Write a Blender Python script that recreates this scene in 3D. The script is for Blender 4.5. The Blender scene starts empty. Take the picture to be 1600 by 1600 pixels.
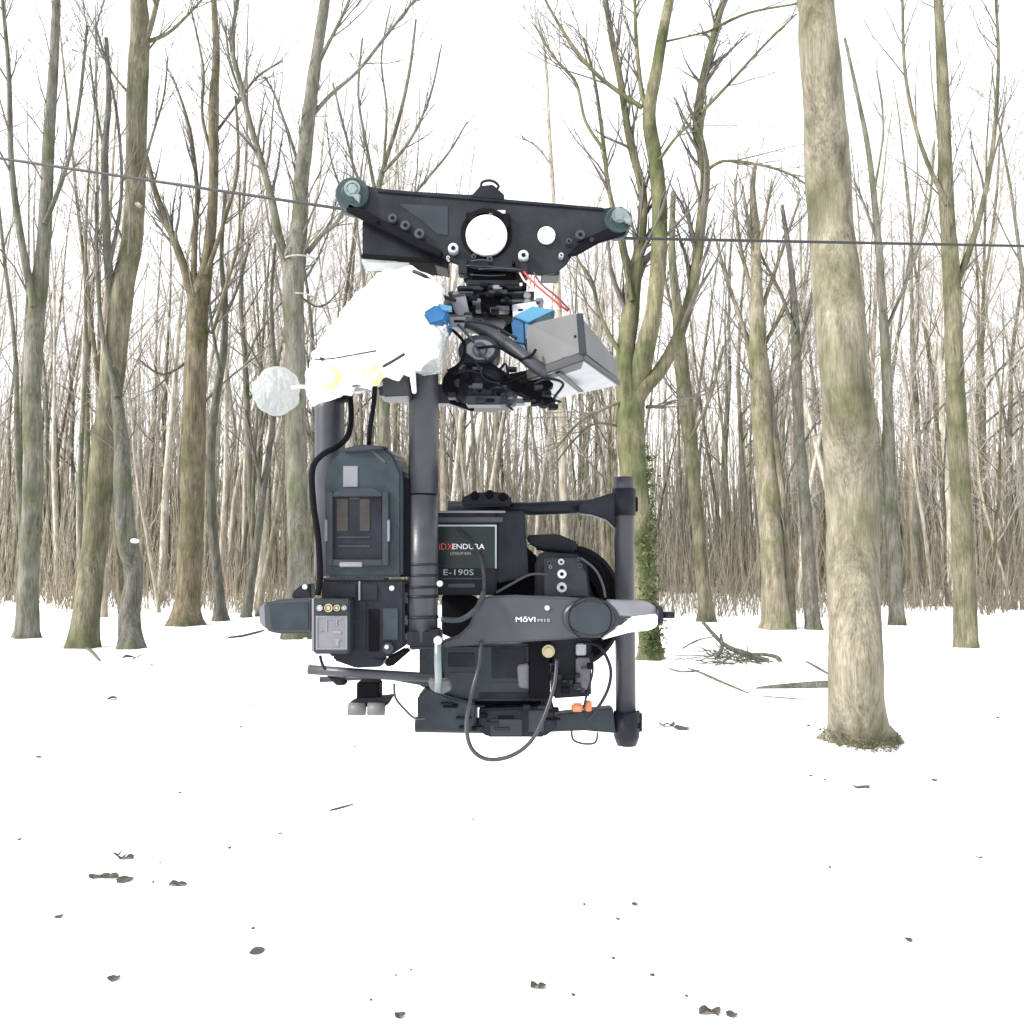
import bpy, bmesh, math, random
import numpy as np
from mathutils import Vector, Matrix, noise

SC = bpy.context.scene
COL = SC.collection
R = math.radians

# ------------------------------------------------------------------ camera
F = 1256.0                      # focal length in pixels of the 1600 px photograph
PITCH = math.atan(80.0 / F)
EYE = 1.4
cam_data = bpy.data.cameras.new('camera')
cam = bpy.data.objects.new('camera', cam_data)
COL.objects.link(cam)
cam.location = (0, 0, EYE)
cam.rotation_euler = (R(90) + PITCH, 0, 0)
cam_data.sensor_width = 36
cam_data.lens = 36 * F / 1600.0
cam_data.clip_start = 0.05
cam_data.clip_end = 2000
SC.camera = cam

# ------------------------------------------------------------------ world and sun (bright overcast)
SUN_EL, SUN_AZ = R(33), R(242)      # azimuth clockwise from +Y; behind the camera, to the left
world = bpy.data.worlds.new('World')
SC.world = world
world.use_nodes = True
nt = world.node_tree
nt.nodes.clear()
wo = nt.nodes.new('ShaderNodeOutputWorld')
bg = nt.nodes.new('ShaderNodeBackground')
sky = nt.nodes.new('ShaderNodeTexSky')
sky.sky_type = 'NISHITA'
sky.sun_disc = False
sky.sun_elevation = SUN_EL
sky.sun_rotation = SUN_AZ
sky.air_density = 1.0
sky.dust_density = 4.0
sky.ozone_density = 1.0
hs = nt.nodes.new('ShaderNodeHueSaturation')
hs.inputs['Saturation'].default_value = 0.10
bg.inputs['Strength'].default_value = 0.065
cl = nt.nodes.new('ShaderNodeMix')          # thin even cloud deck over the clear sky
cl.data_type = 'RGBA'
cl.inputs['Factor'].default_value = 0.6
cl.inputs['B'].default_value = (8.6, 8.75, 9.0, 1)
nt.links.new(sky.outputs[0], hs.inputs['Color'])
nt.links.new(hs.outputs[0], cl.inputs['A'])
nt.links.new(cl.outputs['Result'], bg.inputs['Color'])
nt.links.new(bg.outputs[0], wo.inputs['Surface'])

sl = bpy.data.lights.new('sun', 'SUN')
sl.energy = 1.5
sl.angle = R(10)
sl.color = (1.0, 0.94, 0.85)
sun = bpy.data.objects.new('sun', sl)
COL.objects.link(sun)
sd = Vector((math.sin(SUN_AZ) * math.cos(SUN_EL), math.cos(SUN_AZ) * math.cos(SUN_EL), math.sin(SUN_EL)))
sun.rotation_euler = sd.to_track_quat('Z', 'Y').to_euler()

SC.view_settings.view_transform = 'Standard'
SC.view_settings.look = 'None'
SC.view_settings.gamma = 1
SC.view_settings.use_curve_mapping = False
SC.view_settings.exposure = 2.0
SC.render.engine = 'CYCLES'
SC.cycles.max_bounces = 6

# ------------------------------------------------------------------ survey helpers
CT, ST = math.cos(PITCH), math.sin(PITCH)
def P(px, py, Y):
    """Point at distance Y north of the camera that was measured at (px, py)."""
    x = (px - 800.0) / F
    u = (800.0 - py) / F
    d = Vector((x, CT - u * ST, ST + u * CT))
    return Vector((0, 0, EYE)) + d * (Y / d.y)

def ground_h(x, y):
    v = 0.05 * noise.noise(Vector((x * 0.25, y * 0.25, 3.1))) + 0.02 * noise.noise(Vector((x * 1.1, y * 1.1, 7.7)))
    w = min(1.0, max(0.0, (y - 13) / 10.0))
    v += w * 0.20 * noise.noise(Vector((x * 0.16, y * 0.16, 1.7)))
    if y > 26:
        v += 0.012 * min(y - 26, 60)
    return v

def G(px, py):
    """Point of the ground measured at (px, py)."""
    x = (px - 800.0) / F
    u = (800.0 - py) / F
    d = Vector((x, CT - u * ST, ST + u * CT))
    t = EYE / max(1e-4, -d.z)
    p = Vector((0, 0, EYE)) + d * t
    p.z = ground_h(p.x, p.y)
    return p

# ------------------------------------------------------------------ materials
def mat(name, col, rough=0.6, metal=0.0, var=0.15, scale=30.0, bump=0.0, bscale=120.0, spec=0.3, alpha=None, trans=0.0):
    m = bpy.data.materials.new(name)
    m.use_nodes = True
    t = m.node_tree
    b = t.nodes['Principled BSDF']
    tc = t.nodes.new('ShaderNodeTexCoord')
    n = t.nodes.new('ShaderNodeTexNoise')
    n.inputs['Scale'].default_value = scale
    n.inputs['Detail'].default_value = 5
    t.links.new(tc.outputs['Object'], n.inputs['Vector'])
    r = t.nodes.new('ShaderNodeValToRGB')
    lo = [max(0, c * (1 - var)) for c in col]
    hi = [min(1, c * (1 + var)) for c in col]
    r.color_ramp.elements[0].color = (*lo, 1)
    r.color_ramp.elements[1].color = (*hi, 1)
    r.color_ramp.elements[0].position = 0.3
    r.color_ramp.elements[1].position = 0.7
    t.links.new(n.outputs['Fac'], r.inputs['Fac'])
    t.links.new(r.outputs[0], b.inputs['Base Color'])
    b.inputs['Roughness'].default_value = rough
    b.inputs['Metallic'].default_value = metal
    b.inputs['Specular IOR Level'].default_value = spec
    if trans:
        b.inputs['Transmission Weight'].default_value = trans
    if bump:
        n2 = t.nodes.new('ShaderNodeTexNoise')
        n2.inputs['Scale'].default_value = bscale
        n2.inputs['Detail'].default_value = 6
        t.links.new(tc.outputs['Object'], n2.inputs['Vector'])
        bp = t.nodes.new('ShaderNodeBump')
        bp.inputs['Strength'].default_value = bump
        bp.inputs['Distance'].default_value = 0.01
        t.links.new(n2.outputs['Fac'], bp.inputs['Height'])
        t.links.new(bp.outputs[0], b.inputs['Normal'])
    return m

def bark(name, c1, c2, moss, moss_amt, moss_z=None, dscale=1.0):
    """Streaky bark: two tones stretched along the stem, patches of algae and moss."""
    m = bpy.data.materials.new(name)
    m.use_nodes = True
    t = m.node_tree
    b = t.nodes['Principled BSDF']
    b.inputs['Roughness'].default_value = 0.9
    b.inputs['Specular IOR Level'].default_value = 0.2
    tc = t.nodes.new('ShaderNodeTexCoord')
    mp = t.nodes.new('ShaderNodeMapping')
    mp.inputs['Scale'].default_value = (30 * dscale, 30 * dscale, 1.1)
    t.links.new(tc.outputs['Object'], mp.inputs['Vector'])
    n = t.nodes.new('ShaderNodeTexNoise')
    n.inputs['Scale'].default_value = 1.6
    n.inputs['Detail'].default_value = 8
    n.inputs['Roughness'].default_value = 0.65
    t.links.new(mp.outputs[0], n.inputs['Vector'])
    r = t.nodes.new('ShaderNodeValToRGB')
    r.color_ramp.elements[0].position = 0.32
    r.color_ramp.elements[1].position = 0.68
    r.color_ramp.elements[0].color = (*c1, 1)
    r.color_ramp.elements[1].color = (*c2, 1)
    t.links.new(n.outputs['Fac'], r.inputs['Fac'])
    n2 = t.nodes.new('ShaderNodeTexNoise')
    n2.inputs['Scale'].default_value = 1.3
    n2.inputs['Detail'].default_value = 5
    t.links.new(tc.outputs['Object'], n2.inputs['Vector'])
    r2 = t.nodes.new('ShaderNodeValToRGB')
    r2.color_ramp.elements[0].position = 0.62 - moss_amt * 0.35
    r2.color_ramp.elements[1].position = 0.80 - moss_amt * 0.35
    t.links.new(n2.outputs['Fac'], r2.inputs['Fac'])
    mx = t.nodes.new('ShaderNodeMix')
    mx.data_type = 'RGBA'
    mx.inputs['B'].default_value = (*moss, 1)
    t.links.new(r.outputs[0], mx.inputs['A'])
    t.links.new(r2.outputs[0], mx.inputs['Factor'])
    mp3 = t.nodes.new('ShaderNodeMapping')
    mp3.inputs['Scale'].default_value = (5.5, 5.5, 1.3)
    t.links.new(tc.outputs['Object'], mp3.inputs['Vector'])
    n3 = t.nodes.new('ShaderNodeTexNoise')
    n3.inputs['Scale'].default_value = 1.4
    n3.inputs['Detail'].default_value = 7
    n3.inputs['Roughness'].default_value = 0.7
    t.links.new(mp3.outputs[0], n3.inputs['Vector'])
    r3 = t.nodes.new('ShaderNodeValToRGB')
    r3.color_ramp.elements[0].position = 0.36
    r3.color_ramp.elements[1].position = 0.60
    r3.color_ramp.elements[0].color = (0.52, 0.52, 0.50, 1)
    r3.color_ramp.elements[1].color = (1.12, 1.12, 1.12, 1)
    t.links.new(n3.outputs['Fac'], r3.inputs['Fac'])
    ml = t.nodes.new('ShaderNodeMix')
    ml.data_type = 'RGBA'
    ml.blend_type = 'MULTIPLY'
    ml.inputs['Factor'].default_value = 1.0
    t.links.new(mx.outputs['Result'], ml.inputs['A'])
    t.links.new(r3.outputs[0], ml.inputs['B'])
    t.links.new(ml.outputs['Result'], b.inputs['Base Color'])
    bp = t.nodes.new('ShaderNodeBump')
    bp.inputs['Strength'].default_value = 0.4
    bp.inputs['Distance'].default_value = 0.012
    t.links.new(n.outputs['Fac'], bp.inputs['Height'])
    t.links.new(bp.outputs[0], b.inputs['Normal'])
    return m

M = {}
M['snow'] = mat('snow', (0.88, 0.89, 0.91), 0.7, 0, 0.02, 0.6, 0.25, 9.0, 0.3)
M['bark_pale'] = bark('pale_bark', (0.105, 0.095, 0.07), (0.26, 0.235, 0.175), (0.10, 0.11, 0.05), 0.35)
M['bark_big'] = bark('smooth_pale_bark', (0.105, 0.095, 0.072), (0.255, 0.235, 0.18), (0.085, 0.088, 0.046), 0.42, dscale=1.7)
M['bark_grey'] = bark('grey_bark', (0.085, 0.083, 0.07), (0.20, 0.193, 0.16), (0.085, 0.095, 0.05), 0.4)
M['bark_olive'] = bark('olive_bark', (0.070, 0.066, 0.046), (0.20, 0.185, 0.130), (0.076, 0.082, 0.042), 0.45)
M['bark_dark'] = bark('dark_bark', (0.045, 0.045, 0.04), (0.15, 0.145, 0.125), (0.08, 0.09, 0.05), 0.30)
M['bark_brown'] = bark('brown_bark', (0.066, 0.056, 0.038), (0.185, 0.160, 0.112), (0.072, 0.072, 0.032), 0.40)
M['bark_mossy'] = bark('mossy_bark', (0.085, 0.08, 0.05), (0.21, 0.19, 0.125), (0.070, 0.082, 0.036), 0.58)
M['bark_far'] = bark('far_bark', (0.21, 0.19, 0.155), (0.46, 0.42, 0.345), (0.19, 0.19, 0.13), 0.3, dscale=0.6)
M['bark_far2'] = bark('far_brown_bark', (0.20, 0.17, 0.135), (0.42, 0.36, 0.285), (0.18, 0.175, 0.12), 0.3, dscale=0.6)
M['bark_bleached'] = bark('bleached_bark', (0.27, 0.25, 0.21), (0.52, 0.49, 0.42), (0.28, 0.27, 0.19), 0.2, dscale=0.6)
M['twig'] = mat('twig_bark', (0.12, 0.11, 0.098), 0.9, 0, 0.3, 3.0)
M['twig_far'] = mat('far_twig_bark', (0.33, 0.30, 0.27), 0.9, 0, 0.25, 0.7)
M['thicket'] = mat('dry_thicket', (0.23, 0.20, 0.15), 0.95, 0, 0.35, 0.9)
M['leaf_dead'] = mat('dead_leaf', (0.055, 0.048, 0.042), 0.8, 0, 0.4, 60.0)
M['moss'] = mat('moss', (0.062, 0.082, 0.030), 0.95, 0, 0.4, 30.0, 0.8, 60.0)

M['foot_moss'] = mat('brown_moss', (0.085, 0.082, 0.045), 0.95, 0, 0.5, 30.0, 0.8, 60.0)
M['tube'] = mat('matte_black_tube', (0.030, 0.033, 0.041), 0.36, 0, 0.2, 30, 0.05, 300, spec=0.35)
M['plate'] = mat('black_anodised_plate', (0.011, 0.0145, 0.018), 0.42, 0, 0.45, 18, 0.10, 150, spec=0.22)
M['plastic'] = mat('charcoal_plastic', (0.009, 0.011, 0.016), 0.42, 0, 0.45, 25, 0.10, 300, spec=0.16)
M['plastic_blue'] = mat('blue_black_plastic', (0.016, 0.025, 0.032), 0.36, 0, 0.35, 20, 0.08, 250, spec=0.25)
M['deep'] = mat('deep_black_rubber', (0.004, 0.004, 0.006), 0.8, 0, 0.2, 30, spec=0.1)
M['grey_arm'] = mat('grey_coated_aluminium', (0.038, 0.042, 0.050), 0.36, 0, 0.12, 18, 0.04, 220)
M['arm_pale'] = mat('pale_coated_aluminium', (0.15, 0.155, 0.175), 0.35, 0, 0.12, 18)
M['motor'] = mat('dark_motor_cap', (0.021, 0.026, 0.033), 0.34, 0, 0.2, 25, spec=0.25)
M['box_grey'] = mat('mid_grey_case', (0.095, 0.097, 0.102), 0.5, 0, 0.10, 14, 0.04, 200)
M['box_side'] = mat('case_trim', (0.045, 0.047, 0.054), 0.5, 0, 0.12, 20)
M['silver'] = mat('silver_metal', (0.50, 0.50, 0.50), 0.32, 0.7, 0.15, 40)
M['silver_green'] = mat('greenish_cast_metal', (0.17, 0.21, 0.21), 0.4, 0.35, 0.2, 40)
M['teal'] = mat('teal_dark_wheel', (0.022, 0.040, 0.043), 0.4, 0, 0.2, 40)
M['white'] = mat('white_nylon', (0.82, 0.82, 0.82), 0.4, 0, 0.04, 30)
M['lightgrey'] = mat('light_grey_plastic', (0.34, 0.36, 0.38), 0.45, 0, 0.1, 30)
M['panelgrey'] = mat('printed_grey_panel', (0.125, 0.125, 0.14), 0.45, 0, 0.12, 50)
M['blue'] = mat('blue_battery_wrap', (0.015, 0.085, 0.20), 0.35, 0, 0.2, 20)
M['lightblue'] = mat('light_blue_label', (0.045, 0.15, 0.25), 0.35, 0, 0.15, 20)
M['red'] = mat('red_wire', (0.42, 0.05, 0.04), 0.45, 0, 0.1, 20)
M['darkred'] = mat('dark_red_wire', (0.12, 0.03, 0.03), 0.5, 0, 0.1, 20)
M['pinkwire'] = mat('pale_wire', (0.65, 0.45, 0.45), 0.5, 0, 0.1, 20)
M['orange'] = mat('orange_plastic', (0.55, 0.19, 0.09), 0.5, 0, 0.1, 20)
M['brass'] = mat('pale_brass', (0.36, 0.31, 0.20), 0.35, 0.5, 0.1, 30)
M['brown_glass'] = mat('brown_window', (0.026, 0.022, 0.019), 0.25, 0, 0.35, 30)
M['label_red'] = mat('red_print', (0.42, 0.07, 0.08), 0.5, 0, 0.05, 30)
M['label_green'] = mat('dark_green_label', (0.006, 0.014, 0.014), 0.25, 0, 0.25, 14)
M['label_pale'] = mat('pale_print', (0.30, 0.36, 0.36), 0.4, 0, 0.05, 30)
M['bag'] = mat('white_plastic_film', (0.74, 0.75, 0.74), 0.32, 0, 0.04, 20, 0.4, 50)
M['bag_grey'] = mat('clouded_plastic_film', (0.36, 0.39, 0.40), 0.3, 0, 0.12, 40, 0.5, 60)
def film(name, col, clear):
    """Thin clouded plastic: partly see-through sheet."""
    m = mat(name, col, 0.3, 0, 0.1, 40, 0.5, 60)
    t = m.node_tree
    o = [n for n in t.nodes if n.type == 'OUTPUT_MATERIAL'][0]
    b = t.nodes['Principled BSDF']
    tr_ = t.nodes.new('ShaderNodeBsdfTransparent')
    mx_ = t.nodes.new('ShaderNodeMixShader')
    mx_.inputs[0].default_value = clear
    t.links.new(b.outputs[0], mx_.inputs[1]); t.links.new(tr_.outputs[0], mx_.inputs[2])
    t.links.new(mx_.outputs[0], o.inputs['Surface'])
    return m
M['film'] = film('see_through_film', (0.40, 0.43, 0.44), 0.58)
M['yellow'] = mat('pale_yellow_tape', (0.72, 0.72, 0.30), 0.5, 0, 0.2, 90)
M['steel'] = mat('steel_cable', (0.030, 0.030, 0.032), 0.6, 0.0, 0.15, 300)

# ------------------------------------------------------------------ object helpers
def tag(o, label=None, cat=None, group=None, kind=None):
    if label: o['label'] = label
    if cat: o['category'] = cat
    if group: o['group'] = group
    if kind: o['kind'] = kind
    return o

def thing(name, label, cat, loc, group=None):
    o = bpy.data.objects.new(name, None)
    o.empty_display_size = 0.1
    COL.objects.link(o)
    o.location = loc
    return tag(o, label, cat, group)

class MB:
    """Collects shapes and links them as one mesh object."""
    def __init__(self):
        self.v, self.f, self.s = [], [], []
    def add(self, verts, faces, smooth=False):
        n = len(self.v)
        self.v.extend([tuple(p) for p in verts])
        self.f.extend([tuple(i + n for i in f) for f in faces])
        self.s.extend([smooth] * len(faces))
        return self
    def bm(self, b, smooth=False):
        b.verts.ensure_lookup_table()
        for i, v in enumerate(b.verts): v.index = i
        self.add([v.co for v in b.verts], [[v.index for v in f.verts] for f in b.faces], smooth)
        b.free()
        return self
    def hexa(self, front, back, bev=0.0015):
        """Eight corners: four of the front face, four of the back, same order."""
        b = bmesh.new()
        vs = [b.verts.new(p) for p in list(front) + list(back)]
        n = len(front)
        b.faces.new(vs[:n][::-1]); b.faces.new(vs[n:])
        for i in range(n):
            j = (i + 1) % n
            b.faces.new((vs[i], vs[j], vs[n + j], vs[n + i]))
        bmesh.ops.recalc_face_normals(b, faces=b.faces)
        if bev:
            bmesh.ops.bevel(b, geom=list(b.edges), offset=bev, segments=2, affect='EDGES', clamp_overlap=True)
        return self.bm(b)
    def poly(self, pts, Y, thick, bev=0.0015, Yr=None):
        """Outline (px, py) at distance Y (or Y..Yr from left to right), with its real thickness."""
        xs = [p[0] for p in pts]
        x0, x1 = min(xs), max(xs)
        fr = []
        for p in pts:
            y = Y if Yr is None else Y + (Yr - Y) * (p[0] - x0) / (x1 - x0)
            fr.append(P(p[0], p[1], y))
        bk = [q + Vector((0, thick, 0)) for q in fr]
        return self.hexa(fr, bk, bev)
    def box(self, x0, y0, x1, y1, Y, thick, bev=0.0015, Yr=None):
        return self.poly([(x0, y0), (x1, y0), (x1, y1), (x0, y1)], Y, thick, bev, Yr)
    def disc(self, px, py, Y, rpx, thick, seg=28, ry=None, prof=None):
        """Turned piece with its axis pointing north; prof = [(depth, radius factor)]."""
        c = P(px, py, Y)
        k = Y / F
        prof = prof or [(0, 0), (0, 0.9), (0.12, 1.0), (0.88, 1.0), (1, 0.9), (1, 0)]
        rings = []
        vs, fs = [], []
        for d, rf in prof:
            ring = []
            for i in range(seg):
                a = 2 * math.pi * i / seg
                vs.append(c + Vector((math.cos(a) * rpx * rf * k, d * thick, math.sin(a) * (ry or rpx) * rf * k)))
                ring.append(len(vs) - 1)
            rings.append(ring)
        for a, b in zip(rings, rings[1:]):
            for i in range(seg):
                j = (i + 1) % seg
                fs.append((a[i], b[i], b[j], a[j]))
        return self.add(vs, fs, False)
    def ring(self, px, py, Y, r_out, r_in, thick, seg=24):
        return self.disc(px, py, Y, r_out, thick, seg, prof=[(0, r_in / r_out), (0, 1), (1, 1), (1, r_in / r_out), (0, r_in / r_out)])
    def tube(self, pts, rad, seg=8, cap=True, smooth=True):
        """Round bar through 3-D points; rad = number or list."""
        pts = [Vector(p) for p in pts]
        n = len(pts)
        if not hasattr(rad, '__len__'): rad = [rad] * n
        vs, fs = [], []
        up = Vector((0.13, 0.31, 0.94))
        t0 = (pts[1] - pts[0]).normalized()
        u = t0.cross(up)
        if u.length < 0.1: u = t0.cross(Vector((1, 0, 0)))
        u.normalize()
        for i in range(n):
            t = (pts[min(i + 1, n - 1)] - pts[max(i - 1, 0)]).normalized()
            u = (u - t * u.dot(t)).normalized()
            w = t.cross(u)
            for k in range(seg):
                a = 2 * math.pi * k / seg
                vs.append(pts[i] + (u * math.cos(a) + w * math.sin(a)) * rad[i])
        for i in range(n - 1):
            for k in range(seg):
                j = (k + 1) % seg
                fs.append((i * seg + k, i * seg + j, (i + 1) * seg + j, (i + 1) * seg + k))
        if cap:
            fs.append(tuple(range(seg))[::-1])
            fs.append(tuple((n - 1) * seg + k for k in range(seg)))
        return self.add(vs, fs, smooth)
    def ptube(self, pts, wpx, seg=8, fine=4):
        """Round bar through measured points (px, py, Y), wpx = width in pixels."""
        q = smooth_line([P(*p) for p in pts], fine) if fine > 1 else [P(*p) for p in pts]
        Ym = pts[0][2]
        return self.tube(q, wpx * 0.5 * Ym / F, seg)
    def build(self, name, m, parent=None, origin=None):
        me = bpy.data.meshes.new(name)
        loc = Vector((0, 0, 0))
        if parent is not None:
            p = parent
            while p is not None:
                loc -= Vector(p.location); p = p.parent
            me.from_pydata(self.v, [], self.f)
        elif origin is not None:
            loc = Vector(origin)
            me.from_pydata([(a - loc.x, b - loc.y, c - loc.z) for a, b, c in self.v], [], self.f)
        else:
            me.from_pydata(self.v, [], self.f)
        me.polygons.foreach_set('use_smooth', self.s)
        me.materials.append(m)
        me.update()
        o = bpy.data.objects.new(name, me)
        COL.objects.link(o)
        o.location = loc
        o.parent = parent
        return o

def smooth_line(pts, k=4):
    out = []
    n = len(pts)
    for i in range(n - 1):
        p0 = pts[max(i - 1, 0)]; p1 = pts[i]; p2 = pts[i + 1]; p3 = pts[min(i + 2, n - 1)]
        for j in range(k):
            t = j / k
            out.append(0.5 * ((2 * p1) + (p2 - p0) * t + (2 * p0 - 5 * p1 + 4 * p2 - p3) * t * t + (3 * p1 - p0 - 3 * p2 + p3) * t ** 3))
    out.append(pts[-1])
    return out

def lettering(name, text, px, py, Y, hpx, m, parent, width=None, shear=0.0):
    """Raised print, left-bottom corner measured at (px, py), capital height hpx."""
    cu = bpy.data.curves.new(name, 'FONT')
    cu.body = text
    cu.size = 1.0
    cu.extrude = 0.0
    cu.shear = shear
    cu.resolution_u = 2
    ob = bpy.data.objects.new(name, cu)
    COL.objects.link(ob)
    bpy.context.view_layer.update()
    me = bpy.data.meshes.new_from_object(ob)
    bpy.data.objects.remove(ob)
    co = np.empty(len(me.vertices) * 3)
    me.vertices.foreach_get('co', co)
    co = co.reshape(-1, 3)
    k = Y / F
    s = hpx / 0.70 * k
    sx = s if width is None else width * k / (co[:, 0].max() - co[:, 0].min())
    base = P(px, py, Y)
    verts = [(base.x + (c[0] - co[:, 0].min()) * sx, base.y, base.z + c[1] * s) for c in co]
    faces = [tuple(p.vertices) for p in me.polygons]
    b = MB()
    b.add(verts, faces)
    bpy.data.meshes.remove(me)
    # give it 0.6 mm of real thickness
    bb = bmesh.new()
    vs = [bb.verts.new(v) for v in b.v]
    for f in b.f:
        try: bb.faces.new([vs[i] for i in f])
        except ValueError: pass
    ret = bmesh.ops.extrude_face_region(bb, geom=list(bb.faces))
    bmesh.ops.translate(bb, verts=[g for g in ret['geom'] if isinstance(g, bmesh.types.BMVert)], vec=(0, -0.0006, 0))
    o = MB().bm(bb).build(name, m, parent)
    return o

# ------------------------------------------------------------------ ground
def make_ground():
    xs = np.concatenate([np.linspace(-160, -45, 8), np.linspace(-42, 42, 141), np.linspace(45, 160, 8)])
    ys = np.concatenate([np.linspace(-60, -2, 10), np.linspace(-1.5, 14, 90), np.linspace(14.5, 60, 70), np.linspace(65, 220, 10)])
    v, f = [], []
    for y in ys:
        for x in xs:
            v.append((x, y, ground_h(x, y)))
    n = len(xs)
    for j in range(len(ys) - 1):
        for i in range(n - 1):
            a = j * n + i
            f.append((a, a + 1, a + n + 1, a + n))
    b = MB(); b.add(v, f, True)
    return tag(b.build('snow_ground', M['snow']), kind='structure')
make_ground()

# ------------------------------------------------------------------ trees
class Tubes:
    """Fast collector of many thin tubes (numpy)."""
    def __init__(self):
        self.V, self.Fq, self.n = [], [], 0
    def add(self, pts, rad, seg):
        p = np.asarray([tuple(q) for q in pts], float)
        r = np.asarray(rad, float)
        n = len(p)
        t = np.gradient(p, axis=0)
        t /= np.linalg.norm(t, axis=1)[:, None] + 1e-9
        ref = np.array([0.9, 0.3, 0.1]) if abs(t[0] @ np.array([0.9, 0.3, 0.1])) < 0.85 else np.array([0.0, 0.2, 1.0])
        u = np.cross(t, ref); u /= np.linalg.norm(u, axis=1)[:, None] + 1e-9
        w = np.cross(t, u)
        a = np.arange(seg) * 2 * np.pi / seg
        ring = p[:, None, :] + (u[:, None, :] * np.cos(a)[None, :, None] + w[:, None, :] * np.sin(a)[None, :, None]) * r[:, None, None]
        self.V.append(ring.reshape(-1, 3))
        i = np.arange(n - 1)[:, None]; k = np.arange(seg)[None, :]; j = (k + 1) % seg
        q = np.stack([i * seg + k, i * seg + j, (i + 1) * seg + j, (i + 1) * seg + k], -1).reshape(-1, 4) + self.n
        self.Fq.append(q)
        self.n += n * seg
    def mesh(self, name, m):
        V = np.concatenate(self.V) if self.V else np.zeros((0, 3))
        Q = np.concatenate(self.Fq) if self.Fq else np.zeros((0, 4), int)
        me = bpy.data.meshes.new(name)
        me.vertices.add(len(V)); me.vertices.foreach_set('co', V.astype(np.float32).ravel())
        me.loops.add(len(Q) * 4); me.loops.foreach_set('vertex_index', Q.astype(np.int32).ravel())
        me.polygons.add(len(Q)); me.polygons.foreach_set('loop_start', np.arange(0, len(Q) * 4, 4, dtype=np.int32))
        me.polygons.foreach_set('use_smooth', np.ones(len(Q), bool))
        me.materials.append(m)
        me.update(calc_edges=True)
        return me

def link(name, me, parent, loc=(0, 0, 0)):
    o = bpy.data.objects.new(name, me)
    COL.objects.link(o)
    o.parent = parent
    o.location = loc
    return o

def branch_pts(rng, p, d, L, n, wob, rise):
    pts = [Vector(p)]
    d = Vector(d).normalized()
    for i in range(n):
        d = (d + Vector((rng.gauss(0, wob), rng.gauss(0, wob), rng.gauss(0, wob) + rise))).normalized()
        pts.append(pts[-1] + d * (L / n))
    return pts

def sprout(rng, T, pts, rads, count, Lr, ang, level, t0=0.3, seg=3, rmin=0.003, rise=0.05, rscale=0.5):
    """Side shoots along a limb, and their own shoots below."""
    n = len(pts)
    for c in range(count):
        t = t0 + (1 - t0) * rng.random()
        i = min(n - 2, int(t * (n - 1)))
        fr = t * (n - 1) - i
        p = pts[i].lerp(pts[i + 1], fr)
        r = rads[i] * (1 - fr) + rads[i + 1] * fr
        ax = (pts[i + 1] - pts[i]).normalized()
        side = Vector((rng.gauss(0, 1), rng.gauss(0, 1), rng.gauss(0, 0.3)))
        side = (side - ax * side.dot(ax)).normalized()
        a = rng.uniform(*ang)
        d = ax * math.cos(a) + side * math.sin(a)
        L = rng.uniform(*Lr) * (1.1 - 0.6 * t)
        r0 = max(rmin, r * rscale)
        k = 5 if level > 0 else 4
        q = branch_pts(rng, p, d, L, k, 0.11, rise)
        rr = [max(rmin * 0.7, r0 * (1 - 0.8 * j / k)) for j in range(k + 1)]
        T.add(q, rr, seg)
        if level > 0:
            sprout(rng, T, q, rr, rng.randint(3, 5), (Lr[0] * 0.45, Lr[1] * 0.5), ang, level - 1, 0.2, 3, rmin, rise, 0.6)

def px_line(spec, Yoff=0.0, rng=None, wob=0.0):
    """spec rows: (px, py, width px, Y).  Returns smooth 3-D points and radii."""
    pts = [P(a, b, Y) for a, b, w, Y in spec]
    rads = [w * 0.5 * Y / F for a, b, w, Y in spec]
    q = smooth_line(pts, 5)
    rr = []
    for i in range(len(rads) - 1):
        for j in range(5):
            rr.append(rads[i] + (rads[i + 1] - rads[i]) * j / 5)
    rr.append(rads[-1])
    if rng and wob:
        rr = [r * (1 + rng.gauss(0, wob)) for r in rr]
    return q, rr

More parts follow.
